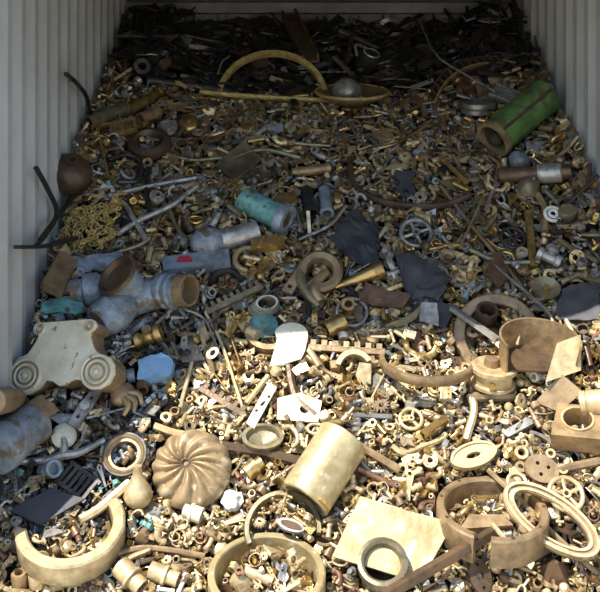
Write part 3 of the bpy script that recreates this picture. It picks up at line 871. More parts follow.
# --- toothed rack, saddle clamp, bowl and others on the sunlit edge
def rack(label, MS, n, pitch, mat, short=None):
    t = Thing('toothed_rack', label, 'rack', MS, short)
    L = n * pitch
    t.part('bar', G().box(L, 6, 5), mat)
    for i in range(n): t.part('tooth', G().box(pitch * .5, 6, 6, T(-L / 2 + (i + .5) * pitch, 5, 0)), mat)
rack('toothed tan rack bar right of the cream teardrop plate', frame(346, 350, 10, 55, 0, -4), 7, 11, 'tan_bronze', 'toothed rack')
rack('dark toothed plate in the sunlit scrap left of the curved bar', frame(222, 402, 9, 50, 0, -32), 6, 9, 'brown_bronze')
t = Thing('saddle_clamp', 'tan brass saddle clamp with end blocks under the toothed rack', 'clamp', frame(352, 364, 8, 40, 0, 8), 'saddle clamp')
t.part('arch', G().lathe([(14, -6), (19, -6), (19, 6), (14, 6)], 20, radians(20), radians(160), True, M=T(0, -10, 4) @ RX(20)), 'pale_brass')
for dx in (-18, 18): t.part('end_block', G().box(9, 9, 9, T(dx, -3, 3)), 'tan_bronze')
t = Thing('curved_channel', 'curved tan channel piece left of the cream teardrop plate', 'channel', frame(258, 346, 8, 45, 0, -35))
t.part('channel', G().lathe([(20, -5), (26, -5), (26, 5), (20, 5)], 24, radians(200), radians(330), True, M=T(0, 20, 4)), 'tan_bronze'); t.part('roll', G().cyl(6, 12, 14, T(-16, 6, 6) @ RY(80)), 'pale_brass')
t = Thing('oval_bowl', 'oval bronze bowl full of small fittings above the brown pipe', 'bowl', frame(263, 441, 8, 34), 'oval bronze bowl')
g = G().lathe([(12, -6), (19, 0), (21, 6), (21, 8), (17, 8), (15, 2), (.01, -4)], 30); g.v = [(x, y * .75, z) for x, y, z in g.v]
t.part('bowl', g, 'olive_brass')
sheet('notched_plate', 'flat pale plate with a notched edge in the sunlit middle', 'plate', [(277, 420, 8), (318, 424, 8), (322, 402, 10), (300, 394, 10), (278, 400, 8)], 3, 'pale_brass', holes=[circ(5, 12, 6, -2)], short='notched pale plate')
sheet('white_strip', 'white slotted metal strip in the sunlit middle', 'strip', [(246, 424, 10), (254, 430, 10), (277, 388, 12), (268, 384, 12)], 2.5, 'lime_bronze', holes=[circ(1.8, 8, 0, 12), circ(1.8, 8, 0, -8), circ(1.6, 10, 0, 2, ry=4)], short='white slotted strip')
sheet('white_strip', 'pale silvery slotted strip lying left of the bearing block', 'strip', [(501, 433, 12), (508, 438, 12), (534, 424, 12), (528, 418, 12)], 2.5, 'grey_metal', holes=[circ(1.5, 10, 0, 2, ry=7)], short='silvery strip')
sheet('tan_plate', 'tan rectangular plate leaning above the bearing block', 'plate', [(536, 402, 6), (562, 374, 20), (584, 392, 20), (560, 412, 10)], 3, 'tan_bronze', short='leaning tan plate')
MS, L = axis((580, 404), (604, 402), 14, 14)
solo('pale_cylinder', 'pale ribbed brass cylinder cut by the right frame edge', 'cylinder', G().lathe([(10, 0), (13, 1), (13, 6), (12, 7), (13, 8), (13, L), (.01, L)], 24), 'pale_brass', MS, 'pale edge cylinder')
t = Thing('bearing_block', 'square tan bearing block with a large round bore at the right edge', 'block', frame(577, 434, 6, 30, -14), 'bearing block')
t.part('block', G().prism([(-26, -22), (22, -24), (26, 18), (-18, 22)], 20, [circ(14, 26, 0, 0)]), 'tan_bronze'); t.part('bore_rim', G().ring(16, 14, 2, 26, z=20), 'pale_brass')
t = Thing('lugged_flange', 'tan oval flange with two eye lugs right of the silvery strip', 'flange', frame(541, 470, 10, 52, 0, -18), 'lugged flange')
t.part('plate', G().prism(circ(17, 28, ry=14), 5, [circ(2, 10, -5, 4), circ(2, 10, 6, 3), circ(2, 10, 0, -6)]), 'tan_bronze')
for x, y, r in ((-22, 10, 7), (20, 6, 5), (6, 18, 5)): t.part('lug', G().ring(r, r * .55, 5, 18, M=T(x, y, 0)), 'pale_brass')
t = Thing('slotted_disc', 'pale oval disc with a slot in the sunlit right middle', 'disc', frame(473, 457, 10, 42, 0, 20), 'slotted disc')
t.part('disc', G().prism(circ(25, 34, ry=13), 4, [circ(8, 18, 0, 0, ry=3)]), 'pale_brass'); t.part('rim', G().prism(circ(25, 34, ry=13), 2, [circ(22, 34, ry=11)], z=4), 'pale_brass')
solo('ring_washer', 'small thick pale ring with a ball in it above the broken ring', 'ring', G().torus(9, 2, 22, 8).ball(5, T(0, 0, 1)), 'pale_brass', frame(517, 482, 12, 45))
t = Thing('pyramid_weight', 'grey-brown five-sided pyramid weight at the bottom right', 'weight', frame(553, 574, 2, 36), 'pyramid weight')
t.part('pyramid', G().lathe([(17, 0), (17, 4), (2, 22), (.01, 22)], 5, a0=.3, a1=.3 + 2 * pi), 'brown_bronze', angle=10)
t = Thing('bolt_flange', 'dark round flange with bolt holes at the bottom right', 'flange', frame(479, 577, 10, 55, 20), 'dark bolt flange')
t.part('disc', G().prism(circ(12, 28, ry=16), 4, [circ(2, 10, 0, 11), circ(2, 10, 0, -11), circ(4, 14, 0, 0)]), 'brown_bronze')
solo('slanted_block', 'tan angled block inside the broken bronze ring', 'block', G().prism([(-28, -6), (26, -2), (18, 10), (-16, 10)], 8), 'tan_bronze', frame(486, 528, 6, 35, 0, 0))
rod('pin', 'pale short pin inside the broken bronze ring', 'pin', [(492, 524, 18), (506, 540, 18)], 2.6, 'pale_brass')
# --- thin ring with scrap, tripod, white lump
g = G().lathe([(33, -4), (38, -5), (39.5, 0), (38, 4), (34, 4)], 50, radians(-8), radians(205), True)
solo('thin_hoop', 'thin olive brass hoop around small scrap above the bottom-edge ring', 'hoop', g, 'olive_brass', frame(283, 529, 10, 46, 0), 'thin olive hoop', block=True)
t = Thing('shoe_clamp', 'grey boat-shaped clamp with brown inlay inside the thin olive hoop', 'clamp', frame(291, 527, 12, 48, 0, -18))
t.part('shell', G().prism(circ(14, 22, ry=6), 6), 'grey_metal'); t.part('inlay', G().prism(circ(11, 18, ry=3.6), 1.5, z=5.5), 'rust')
solo('chalk_lump', 'white crumbly lump between fluted lid and thin olive hoop', 'lump', G().ball(11, n=18, sz=.8).rough(5, .14, 5), 'white_chalk', frame(232, 501, 10, 50), 'white crumbly lump', angle=30)
t = Thing('tripod_fitting', 'bright three-armed fitting right of the big brass cylinder', 'fitting', frame(353, 486, 14, 55))
for a in (90, 210, 330):
    t.part('arm', G().tube([(0, 0, 0), (8 * cos(radians(a)), 8 * sin(radians(a)), 1)], 2.2, 7).ball(3, T(9 * cos(radians(a)), 9 * sin(radians(a)), 1), 8), 'pale_brass')
t.part('hub', G().ball(3.5, n=10), 'pale_brass')
# --- shaded lower left
g = G().lathe([(13, 0), (19, 0), (21, 2), (21, 6), (19, 8), (17, 7), (16, 5), (13.5, 5)], 40, closed=True)
t = Thing('gasket_ring', 'round dark-rimmed ring left of the fluted lid', 'ring', frame(125, 456, 10, 52, 0), 'dark-rimmed ring')
t.part('band', g, 'tan_bronze'); t.part('tread', G().ring(22, 20.5, 5, 40, z=1.5), 'dark_iron', 'dark outer rim')
g = G().lathe([(.01, -18), (6, -17), (12, -12), (14.5, -5), (13, 3), (8, 10), (5, 17), (4, 24), (4.5, 26), (.01, 26)], 28)
t = Thing('finial', 'pear-shaped pale brass finial between half ring and fluted lid', 'finial', frame(138, 491, 16, 4, 0, 0), 'pear-shaped finial')
t.part('bulb', g, 'pale_brass', angle=60); t.part('foot', G().lathe([(5, -17), (7, -20), (5, -24), (.01, -24)], 16), 'tan_bronze')
sheet('slate_plate', 'dark slate-black square plate in the lower left shade', 'plate', [(10, 512, 10), (41, 526, 12), (85, 500, 14), (50, 490, 10)], 3, 'slate', short='black square plate')
MS, L = axis((2, 446), (44, 416), 6, 16)
t = Thing('torn_pipe', 'wide blue-grey pipe with a torn brown collar at the left edge', 'pipe', MS, 'torn grey pipe')
t.part('barrel', G().lathe([(24, -10), (25, 4), (22, 14), (20, L - 12), (17, L - 14), (17, 0), (.01, 0)], 28).rough(1.3, .08), 'blue_grey', angle=60)
g = G()
v = []; f = []
for i in range(29):
    a = radians(-160 + 300 * i / 28)
    hh = L + 4 + 4 * sin(i * .45) + 1.5 * sin(i * 1.3)
    for r, z in ((19.5, L - 16), (21.5, L - 16), (21, hh), (19.5, hh)): v.append((r * cos(a), r * sin(a), z))
for i in range(28):
    for k in range(4): f.append((i * 4 + k, i * 4 + 4 + k, i * 4 + 4 + (k + 1) % 4, i * 4 + (k + 1) % 4))
t.part('torn_collar', g.add(v, f), 'tan_bronze', 'ragged torn brown collar')
MS, L = axis((-8, 402), (22, 398), 16, 14)
solo('horn_end', 'tan conical horn end at the left frame edge below the bracket', 'horn', G().lathe([(13, 0), (13, L * .5), (11, L * .55), (10, L * .8), (5, L), (3, L), (.01, L - 2)], 22), 'tan_bronze', MS, 'tan horn end')
t = Thing('mushroom_button', 'grey-green mushroom-headed button below the scrolled bracket', 'button', frame(64, 436, 12, 60, 20, 30), 'mushroom button')
t.part('cap', G().lathe([(.01, 5), (8, 4), (12.5, 1), (12, -1), (.01, -2)], 24), 'lime_bronze'); t.part('stem', G().cyl(4, 14, 12, z=-15), 'grey_metal')
t = Thing('splayed_lever', 'grey splayed lever casting under the scrolled bracket', 'lever', frame(86, 408, 10, 52, 0, 62), 'splayed lever')
t.part('blade', G().prism([(-22, -5), (0, -7), (22, -4), (22, 4), (0, 7), (-22, 5)], 4, [circ(2, 10, 10, 0), circ(2, 10, -12, 0)]), 'grey_metal'); t.part('boss', G().cyl(5, 8, 14), 'grey_metal')
t = Thing('three_arm_bracket', 'grey three-armed bracket in the shaded lower left scrap', 'bracket', frame(64, 456, 10, 52), 'three-armed bracket')
for p in ([(0, 0, 3), (-18, -6, 2), (-38, -8, 0)], [(0, 0, 3), (16, 2, 4), (34, 12, 4)], [(0, 0, 3), (0, 9, 5), (-2, 16, 7)]):
    t.part('arm', G().tube(spline(p), [5 - .2 * i for i in range(13)], 8), 'grey_metal')
solo('pipe_joint', 'grey tube joint with a pale end in the lower left shade', 'fitting', G().lathe([(5, -12), (8, -10), (8, 0), (7, 1), (9, 4), (9, 10), (6, 10), (6, 4), (.01, 4)], 18, M=RY(60)), 'blue_grey', frame(49, 470, 10, 45, -20))
t = Thing('ribbed_grille', 'dark ribbed grille casting above the black square plate', 'grille', frame(78, 482, 8, 50, 0, -34), 'dark ribbed grille')
t.part('rail', G().box(40, 4, 5, T(0, 11, 0)).box(40, 4, 5, T(0, -11, 0)), 'dark_iron')
for i in range(6): t.part('rib', G().box(3.5, 22, 4, T(-16 + i * 6.4, 0, 1)), 'dark_iron')
t = Thing('blue_valve', 'light blue painted valve block with a copper outlet', 'valve', frame(156, 375, 2, 48, 0, 12), 'blue valve block')
t.part('block', G().prism([(-17, -10), (14, -12), (19, 4), (10, 14), (-14, 12)], 16).subdiv(2).rough(3, .07).rough(1, .2), 'blue_paint'); t.part('outlet', G().lathe([(4, 0), (6, 0), (6, 9), (4, 9)], 16, closed=True, M=T(-14, -12, 8) @ RX(70)), 'copper_red', 'copper-coloured outlet')
t.part('side_cap', G().cyl(7, 7, 14, T(-20, 0, 8) @ RY(-90)), 'blue_grey')
t = Thing('claw_casting', 'tan claw-shaped casting right of the scrolled bracket base', 'casting', frame(122, 394, 8, 48))
t.part('body', G().ball(13, n=18, sz=.7).rough(2, .1, 4), 'tan_bronze', angle=60)
for a in (-60, -35, -10): t.part('claw', G().tube(spline([(8 * cos(radians(a)), 8 * sin(radians(a)), 4), (18 * cos(radians(a)), 18 * sin(radians(a)), 5), (24 * cos(radians(a - 18)), 24 * sin(radians(a - 18)), 1)]), [4.5 - .2 * i for i in range(13)], 8), 'tan_bronze')

# --- dark things on the rear crest
t = Thing('rusty_channel', 'rusty brown channel bar leaning up in the dark rear', 'bar', axis((289, 16), (311, 62), 18, 26)[0], 'rusty channel bar')
L = axis((289, 16), (311, 62), 18, 26)[1]
t.part('web', G().box(14, 2.5, L, T(0, 0, L / 2)), 'rust')
for dx in (-7, 7): t.part('side_lip', G().box(2, 9, L, T(dx, 3, L / 2)), 'rust')
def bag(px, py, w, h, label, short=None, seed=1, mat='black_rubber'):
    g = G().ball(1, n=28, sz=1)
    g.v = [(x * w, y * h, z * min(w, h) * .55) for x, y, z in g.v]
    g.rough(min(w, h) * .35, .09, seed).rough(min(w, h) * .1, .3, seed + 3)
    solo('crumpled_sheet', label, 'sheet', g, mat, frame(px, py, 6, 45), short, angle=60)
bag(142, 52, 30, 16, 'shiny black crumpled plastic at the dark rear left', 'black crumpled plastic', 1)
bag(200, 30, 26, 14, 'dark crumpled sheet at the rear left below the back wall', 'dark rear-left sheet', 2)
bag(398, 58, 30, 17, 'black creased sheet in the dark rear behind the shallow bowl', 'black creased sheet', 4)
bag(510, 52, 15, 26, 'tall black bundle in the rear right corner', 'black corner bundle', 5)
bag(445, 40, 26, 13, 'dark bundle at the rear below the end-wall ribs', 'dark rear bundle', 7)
t = Thing('dark_motor', 'dark cylindrical motor with chrome rings behind the shallow bowl', 'motor', frame(366, 66, 10, 40, 30, 10), 'dark motor')
t.part('casing', G().lathe([(.01, 16), (7, 16), (12, 12), (12, -12), (.01, -12)], 22), 'dark_iron')
t.part('chrome_ring', G().torus(8, 1, 22, 6, M=T(0, 0, 15.5)), 'grey_metal'); t.part('handle', G().tube(spline([(-10, 8, 8), (-2, 22, 10), (10, 20, 8), (14, 0, 6)]), 1.6, 7), 'grey_metal')
rod('thin_strip', 'thin upright grey strip left of the brass hoop', 'strip', [(218, 74, 22), (222, 62, 24), (230, 56, 22)], 1.0, 'grey_metal')

# --- extra findable pieces of the front edge
for i, (x, y, r, h, m, lab) in enumerate([(20, 582, 8, 12, 'tan_bronze', 'first bushing from the left along the bottom edge'), (38, 581, 9, 11, 'pale_brass', 'second bushing from the left along the bottom edge'),
                                          (58, 580, 10, 12, 'pale_brass', 'third bushing from the left along the bottom edge')]):
    t = Thing('bushing', lab, 'bushing', frame(x, y, 4, 18))
    t.part('sleeve', G().lathe([(r * .55, -4), (r, -4), (r, h - 2), (r * .9, h), (r * .55, h)], 20, closed=True), m)
    t.part('inner_plug', G().cyl(r * .56, 4, 14, z=-2), 'dark_fill')
for a, b, r, m, lab in (((120, 566), (142, 588), 11, 'pale_brass', 'pale brass sleeve lying at the lower left under the bronze strap'), ((150, 570), (178, 580), 9, 'pale_brass', 'stepped pale fitting lying right of the lower left sleeve'),
                        ((202, 516), (184, 510), 8, 'lime_bronze', 'pale lime stepped nozzle below the fluted lid'), ((246, 474), (262, 462), 9, 'gold_brass', 'golden collar between the fluted lid and brass cylinder')):
    MS, L = axis(a, b, 12, 10)
    t = Thing('sleeve', lab, 'sleeve', MS)
    t.part('barrel', G().lathe([(r * .7, 0), (r, 0), (r, L * .55), (r * .8, L * .6), (r * .8, L), (r * .6, L)], 20, closed=True), m)
    t.part('shoulder', G().ring(r * 1.12, r * .8, 3, 20, z=L * .5), m)

# --- more single pieces of the shaded middle
rack('long olive toothed rack slanting right of the valve outlet', frame(234, 300, 12, 55, 0, 28), 9, 7, 'olive_brass', 'olive toothed rack')
t = Thing('wire_coil', 'bundle of dull coiled wire above the cream teardrop plate', 'wire', frame(264, 308, 8, 48, 0, 10), 'wire coil')
for i in range(5):
    g = G().torus(15 - i * 1.2, 1.5, 26, 6, M=T(i * .8, 0, i * 2.2) @ RX(i * 4)); g.v = [(x, y * .62, z) for x, y, z in g.v]
    t.part('turn', g, 'olive_brass' if i % 2 else 'grey_metal')
solo('teal_disc', 'dark teal corroded disc behind the cream teardrop plate', 'disc', G().lathe([(.01, 3), (10, 2), (15, 0), (15, -2), (.01, -2)], 24).rough(.6, .1), 'verdigris', frame(263, 325, 10, 45), 'teal disc')
solo('hoop', 'dark iron hoop lying around the wire coil', 'hoop', G().torus(24, 1.8, 34, 7, radians(-60), radians(170)), 'dark_iron', frame(285, 308, 10, 48))
t = Thing('pipe_clip', 'round dark pipe clip with a brass bush inside below the brass cone', 'clip', frame(352, 312, 8, 55), 'round pipe clip')
t.part('loop', G().torus(15, 1.8, 28, 7), 'grey_metal'); t.part('bush', G().ring(7, 4, 12, 18, M=T(-4, 4, -2)), 'gold_brass'); t.part('tongue', G().box(8, 16, 4, T(6, -3, 0) @ RZ(15)), 'brown_bronze')
MS, L = axis((326, 330), (344, 321), 10, 10)
solo('collar', 'short dull gold collar left of the round pipe clip', 'collar', G().lathe([(6, 0), (9, 0), (9, L), (6, L)], 20, closed=True), 'gold_brass', MS)
sheet('grey_offcut', 'flat grey offcut plate under the dark pan sheet', 'plate', [(420, 322, 10), (438, 326, 10), (437, 304, 12), (421, 302, 12)], 2, 'grey_metal', rough=1.5)
rod('strip', 'long dull strip sweeping under the torn brown sheet', 'strip', [(386, 328, 8), (410, 318, 10), (428, 302, 10)], 2, 'olive_brass', flat=(2, 7))
MS, L = axis((498, 176), (572, 172), 10, 8)
t = Thing('corroded_post', 'thick grey-brown corroded pipe below the green pipe', 'pipe', MS, 'thick corroded pipe')
t.part('barrel', G().lathe([(7, 0), (9, 3), (8, L * .5), (9, L * .7), (7, L)], 16).rough(1.4, .12), 'brown_bronze', angle=60); t.part('end_sleeve', G().lathe([(9.5, L * .55), (10, L * .57), (10, L * .85), (9, L * .87)], 16).rough(.8, .15), 'grey_metal')
handwheel('handwheel', 'small dark handwheel left of the upright brass rod', frame(513, 238, 8, 50), 12, 1.8, 4, 'dark_iron', 'small dark handwheel')
t = Thing('grey_tee', 'grey tee fitting right of the upright brass rod', 'pipe fitting', frame(549, 258, 10, 50, 0, -30))
t.part('run', G().lathe([(4, -12), (7, -12), (7, -7), (5, -6), (5, 6), (7, 7), (7, 12), (4, 12)], 14, closed=True, M=RY(90)), 'grey_metal'); t.part('branch', G().lathe([(5, 0), (5, 7), (7, 8), (7, 13), (4, 13)], 14, M=RX(-90), cap=False), 'grey_metal')
t = Thing('dished_cap', 'dull brass dished cap behind the standing tan ring', 'cover', frame(545, 292, 8, 42))
t.part('dish', G().lathe([(.01, 0), (6, 0), (12, 4), (14, 6), (14, 8), (11, 7), (5, 3), (.01, 3)], 24), 'olive_brass'); t.part('stud', G().cyl(3, 7, 10, z=2), 'gold_brass')
t = Thing('cross_casting', 'dark cross-shaped casting below the right valve outlet', 'casting', frame(212, 322, 10, 55, 0, 5))
t.part('bar', G().box(26, 5, 5), 'brown_bronze'); t.part('bar', G().box(5, 20, 5, T(3, 0, 0)), 'brown_bronze')
for i, (pts, rr, m, lab) in enumerate([
    ([(352, 415), (392, 417)], 2.8, 'grey_metal', 'straight silvery rod in the sunlit centre'),
    ([(392, 446), (404, 453), (424, 446), (440, 440), (446, 434)], 3.0, 'pale_brass', 'pale bent rod with a hooked end in the sunlit centre'),
    ([(180, 408), (186, 385), (192, 362)], 2.2, 'pale_brass', 'slim pale rod right of the blue valve block'),
    ([(154, 426), (180, 434), (206, 432)], 4.0, 'pale_brass', 'pale bar just above the fluted lid'),
    ([(356, 452), (368, 470), (384, 472)], 2.4, 'grey_metal', 'small hooked grey rod under the brown slanting rod'),
    ([(246, 404), (268, 376)], 3.0, 'pale_brass', 'pale rod leaning left of the white slotted strip'),
    ([(160, 300), (168, 285), (190, 282)], 1.8, 'dark_iron', 'thin dark rod above the right valve outlet'),
    ([(298, 240), (330, 225), (346, 206)], 1.8, 'grey_metal', 'thin grey rod left of the crumpled rubber sheet'),
    ([(350, 195), (372, 186), (385, 178)], 1.4, 'tan_bronze', 'short thin rod left of the waisted dark plate'),
    ([(262, 128), (290, 142), (330, 146)], 1.8, 'olive_brass', 'thin bent rod below the brass rail'),
    ([(372, 150), (400, 142), (432, 120)], 1.8, 'gold_brass', 'thin golden rod rising towards the thick grey disc'),
    ([(548, 165), (566, 150), (578, 136)], 2.4, 'tan_bronze', 'tan rod leaning up by the right wall'),
    ([(566, 320), (578, 345), (580, 368)], 2.4, 'pale_brass', 'pale bent rod right of the curved pan'),
    ([(206, 250), (180, 232), (168, 205)], 2.0, 'olive_brass', 'dull rod left of the grey corroded pipe'),
]):
    rod('rod', lab, 'rod', pts, rr, m, lift=9)

# ================================================================== small scrap, piece by piece
KINDS = {}     # name -> dict(g, words, cat, lie)  sizes in metres

def kind(name, words, cat, g, lie='any', plural=None):
    vs = []
    for q in range(4):
        h = G().join(g)
        if q:
            k = (rng.uniform(.65, 1.5), rng.uniform(.8, 1.2), rng.uniform(.85, 1.15)) if lie == 'long' else (rng.uniform(.8, 1.25),) * 3
            k2 = rng.uniform(.85, 1.15)
            h.v = [(x * k[0], y * k[1] * (k2 if lie == 'flat' else 1), z * k[2]) for x, y, z in h.v]
            h.rough(.006 if lie != 'long' else .004, 22, q * 5)
        vs.append((h, tri_points(h.v, h.f, 130), np.array(h.v)))
    KINDS[name] = dict(vars=vs, words=words, cat=cat, lie=lie, plural=plural or words + 's')

hexp = [(cos(pi / 3 * i), sin(pi / 3 * i)) for i in range(6)]
def S(pts, k): return [(x * k, y * k) for x, y in pts]

kind('hex_nut', 'hex nut', 'nut', G().prism(S(hexp, .021), .017, [circ(.012, 12)]), 'flat')
kind('hex_bolt', 'hex-headed bolt', 'bolt', G().prism(S(hexp, .014), .012, M=T(-.035, 0, 0) @ RY(90)).cyl(.0085, .075, 8, RY(90) @ T(0, 0, -.028)), 'long')
kind('washer', 'flat washer', 'washer', G().ring(.026, .013, .004, 18), 'flat', 'flat washers')
kind('pipe_tee', 'pipe tee fitting', 'pipe fitting', G().lathe([(.010, -.035), (.016, -.035), (.016, -.024), (.013, -.023), (.013, .023), (.016, .024), (.016, .035), (.010, .035), (.010, .03), (.0001, .03)], 12, M=RY(90)).lathe([(.013, 0), (.013, .02), (.016, .021), (.016, .034), (.010, .034), (.010, .02), (.0001, .02)], 12, M=RX(-90)), 'flat')
el = G().tube([(.03 * sin(a), .03 - .03 * cos(a), 0) for a in [i * pi / 12 for i in range(7)]], .012, 10)
el.ring(.016, .009, .014, 12, M=RY(-90)).ring(.016, .009, .014, 12, M=T(.03, .03, 0) @ RX(-90))
kind('pipe_elbow', 'pipe elbow', 'pipe fitting', el, 'flat')
kind('tube_offcut', 'hollow tube offcut', 'tube', G().lathe([(.0105, -.04), (.014, -.04), (.014, .04), (.0105, .04)], 14, closed=True, M=RY(90)), 'long')
kind('short_bush', 'short hollow bush', 'bushing', G().lathe([(.012, 0), (.023, 0), (.023, .005), (.018, .006), (.018, .026), (.012, .026)], 16, closed=True), 'any', 'short hollow bushes')
kind('straight_rod', 'straight rod', 'rod', G().tube([(-.11, 0, 0), (.11, 0, 0)], .0055, 7), 'long')
kind('bent_rod', 'bent rod', 'rod', G().tube(spline([(-.1, -.015, 0), (-.04, .01, 0), (.02, .012, .004), (.06, -.01, 0), (.09, -.045, 0)], 4), .0055, 6), 'flat')
kind('curved_wire', 'curved wire', 'wire', G().tube(spline([(-.13, .03, 0), (-.07, -.02, .006), (0, -.03, 0), (.07, .01, .006), (.12, .05, 0)], 5), .0032, 5), 'flat')
kind('bent_strip', 'bent flat strip', 'strip', G().tube(spline([(-.09, 0, 0), (-.04, 0, .012), (.02, 0, .008), (.06, 0, -.008), (.1, 0, .006)], 3), .01, flat=(.022, .003)), 'flat')
kind('scrap_ring', 'plain ring', 'ring', G().torus(.034, .0055, 20, 6), 'flat')
kind('wide_ring', 'wide band ring', 'ring', G().lathe([(.032, -.01), (.037, -.01), (.037, .01), (.032, .01)], 22, closed=True), 'any')
kind('sheet_offcut', 'torn sheet offcut', 'sheet', G().prism([(-.05, -.03), (.01, -.038), (.048, -.02), (.04, .012), (.052, .032), (-.006, .036), (-.044, .022)], .003).rough(.008, 18, 1), 'flat')
kind('triangular_offcut', 'pointed plate offcut', 'plate', G().prism([(-.05, -.025), (.055, -.02), (.0, .04), (-.03, .03)], .005), 'flat')
vb = G().lathe([(.009, -.036), (.015, -.036), (.015, -.022), (.012, -.02), (.014, 0), (.012, .02), (.015, .022), (.015, .036), (.009, .036), (.009, .03), (.0001, .03)], 12, M=RY(90))
vb.lathe([(.010, 0), (.010, .022), (.013, .023), (.013, .03), (.005, .031), (.005, .045), (.0001, .045)], 10, M=RX(-90))
kind('small_valve', 'stubby valve body', 'valve', vb, 'flat', 'stubby valve bodies')
th = G().ball(.011, n=10)
for a in range(4): th.tube([(0, 0, 0), (.03 * cos(a * pi / 2), .03 * sin(a * pi / 2), 0)], [.006, .0045], 6).ball(.0075, T(.032 * cos(a * pi / 2), .032 * sin(a * pi / 2), 0), 8)
th.cyl(.007, .02, 8, z=-.02)
kind('tap_cross', 'cross-shaped tap handle', 'tap handle', th, 'any')
kind('hose_nozzle', 'stepped hose nozzle', 'nozzle', G().lathe([(.006, -.04), (.009, -.04), (.008, -.03), (.010, -.029), (.009, -.018), (.011, -.017), (.010, -.006), (.018, -.004), (.018, .008), (.014, .009), (.014, .034), (.010, .034), (.010, .02), (.0001, .02)], 12, M=RY(90)), 'long')
kind('threaded_cup', 'cup-shaped pipe stopper', 'stopper', G().lathe([(.0001, 0), (.018, 0), (.021, .004), (.021, .026), (.017, .026), (.017, .006), (.0001, .006)], 16), 'any')
gp = []
for i in range(14):
    a = 2 * pi * i / 14
    for da, r in ((-.13, .024), (-.08, .031), (.08, .031), (.13, .024)): gp.append((r * cos(a + da), r * sin(a + da)))
kind('gear_wheel', 'toothed gear wheel', 'gear', G().prism(gp, .01, [circ(.009, 12)]), 'flat')
kind('angle_bracket', 'angled bracket', 'bracket', G().prism([(-.04, -.014), (.03, -.014), (.03, .014), (-.04, .014)], .005, [circ(.005, 8, -.025, 0), circ(.005, 8, .005, 0)]).prism([(0, -.014), (.04, -.01), (.04, .01), (0, .014)], .005, [circ(.005, 8, .025, 0)], M=T(.03, 0, 0) @ RY(-80)), 'flat')
kind('bolted_flange', 'round bolted flange', 'flange', G().prism(circ(.036, 22), .007, [circ(.013, 14)] + [circ(.0045, 7, .026 * cos(a), .026 * sin(a)) for a in (0, pi / 2, pi, 3 * pi / 2)]).ring(.018, .013, .02, 14, z=.007), 'flat')
kind('doorknob', 'rounded doorknob', 'doorknob', G().lathe([(.0001, .03), (.012, .028), (.019, .02), (.02, .012), (.014, .003), (.008, -.004), (.008, -.016), (.016, -.018), (.016, -.023), (.0001, -.023)], 14), 'any')
kind('stepped_plug', 'stepped solid plug', 'plug', G().lathe([(.0001, -.026), (.012, -.026), (.012, -.006), (.018, -.005), (.018, .006), (.014, .007), (.014, .026), (.0001, .026)], 12, M=RY(90)), 'long')
kind('lever_handle', 'tapered lever handle', 'lever', G().prism([(-.055, -.006), (-.02, -.008), (.03, -.012), (.048, -.016), (.06, 0), (.048, .016), (.03, .012), (-.02, .008), (-.055, .006)], .008, [circ(.007, 10, .045, 0)]).bend(2.5), 'flat')
kind('hinge_leaf', 'drilled hinge leaf', 'hinge', G().prism([(-.034, -.02), (.034, -.02), (.034, .02), (-.034, .02)], .004, [circ(.004, 8, -.022, -.008), circ(.004, 8, .022, -.008), circ(.004, 8, 0, -.008)]).cyl(.006, .068, 8, T(-.034, .022, .003) @ RY(90)), 'flat', 'drilled hinge leaves')
kind('casting_lump', 'rough casting lump', 'lump', G().ball(.026, n=10).rough(.014, 30, 2), 'any')
kind('saddle_strap', 'curved saddle strap', 'clamp', G().lathe([(.024, -.012), (.028, -.012), (.028, .012), (.024, .012)], 12, 0, pi, True, M=RX(90)).box(.022, .024, .004, T(-.036, 0, .002)).box(.022, .024, .004, T(.036, 0, .002)), 'flat')
kind('union_nut', 'ribbed union nut', 'nut', G().prism(S(hexp, .024), .016, [circ(.015, 12)]).ring(.019, .015, .012, 14, z=.016), 'any')
cp = []
for a in [i * pi / 10 for i in range(70)]: cp.append((-.05 + .0148 * a / 3.2, .011 * cos(a), .011 * sin(a)))
kind('coil_spring', 'coiled spring', 'spring', G().tube(cp, .0024, 4), 'long')
kind('channel_offcut', 'U-channel offcut', 'channel', G().box(.12, .026, .003).box(.12, .003, .018, T(0, .0125, .008)).box(.12, .003, .018, T(0, -.0125, .008)), 'long')
kind('perforated_strip', 'perforated flat strip', 'strip', G().prism([(-.075, -.01), (.075, -.01), (.075, .01), (-.075, .01)], .003, [circ(.0048, 8, -.06 + i * .02, 0) for i in range(7)]), 'flat')
kind('backplate_elbow', 'elbow with mounting plate', 'pipe fitting', G().join(el).prism(circ(.028, 14, ry=.02), .004, [circ(.004, 7, .018, 0), circ(.004, 7, -.018, 0)], M=T(.03, .046, 0) @ RX(90)), 'any', 'elbows with mounting plates')
kind('split_clamp', 'split pipe clamp', 'clamp', G().lathe([(.022, -.009), (.027, -.009), (.027, .009), (.022, .009)], 16, radians(15), radians(345), True).box(.018, .004, .018, T(.034, .009, 0)).box(.018, .004, .018, T(.034, -.009, 0)), 'any')
kind('cartridge_case', 'long tapered sleeve', 'sleeve', G().lathe([(.0001, -.05), (.012, -.05), (.013, -.045), (.011, .01), (.007, .018), (.007, .05), (.005, .05), (.005, .03), (.0001, .03)], 12, M=RY(90)), 'long')
kind('thick_pipe', 'length of thick pipe', 'pipe', G().lathe([(.014, -.1), (.02, -.1), (.02, .1), (.014, .1)], 14, closed=True, M=RY(90)).ring(.024, .018, .02, 14, M=RY(90) @ T(0, 0, .07)), 'long', 'lengths of thick pipe')
kind('flat_bar', 'flat metal bar', 'bar', G().box(.24, .02, .006), 'long')
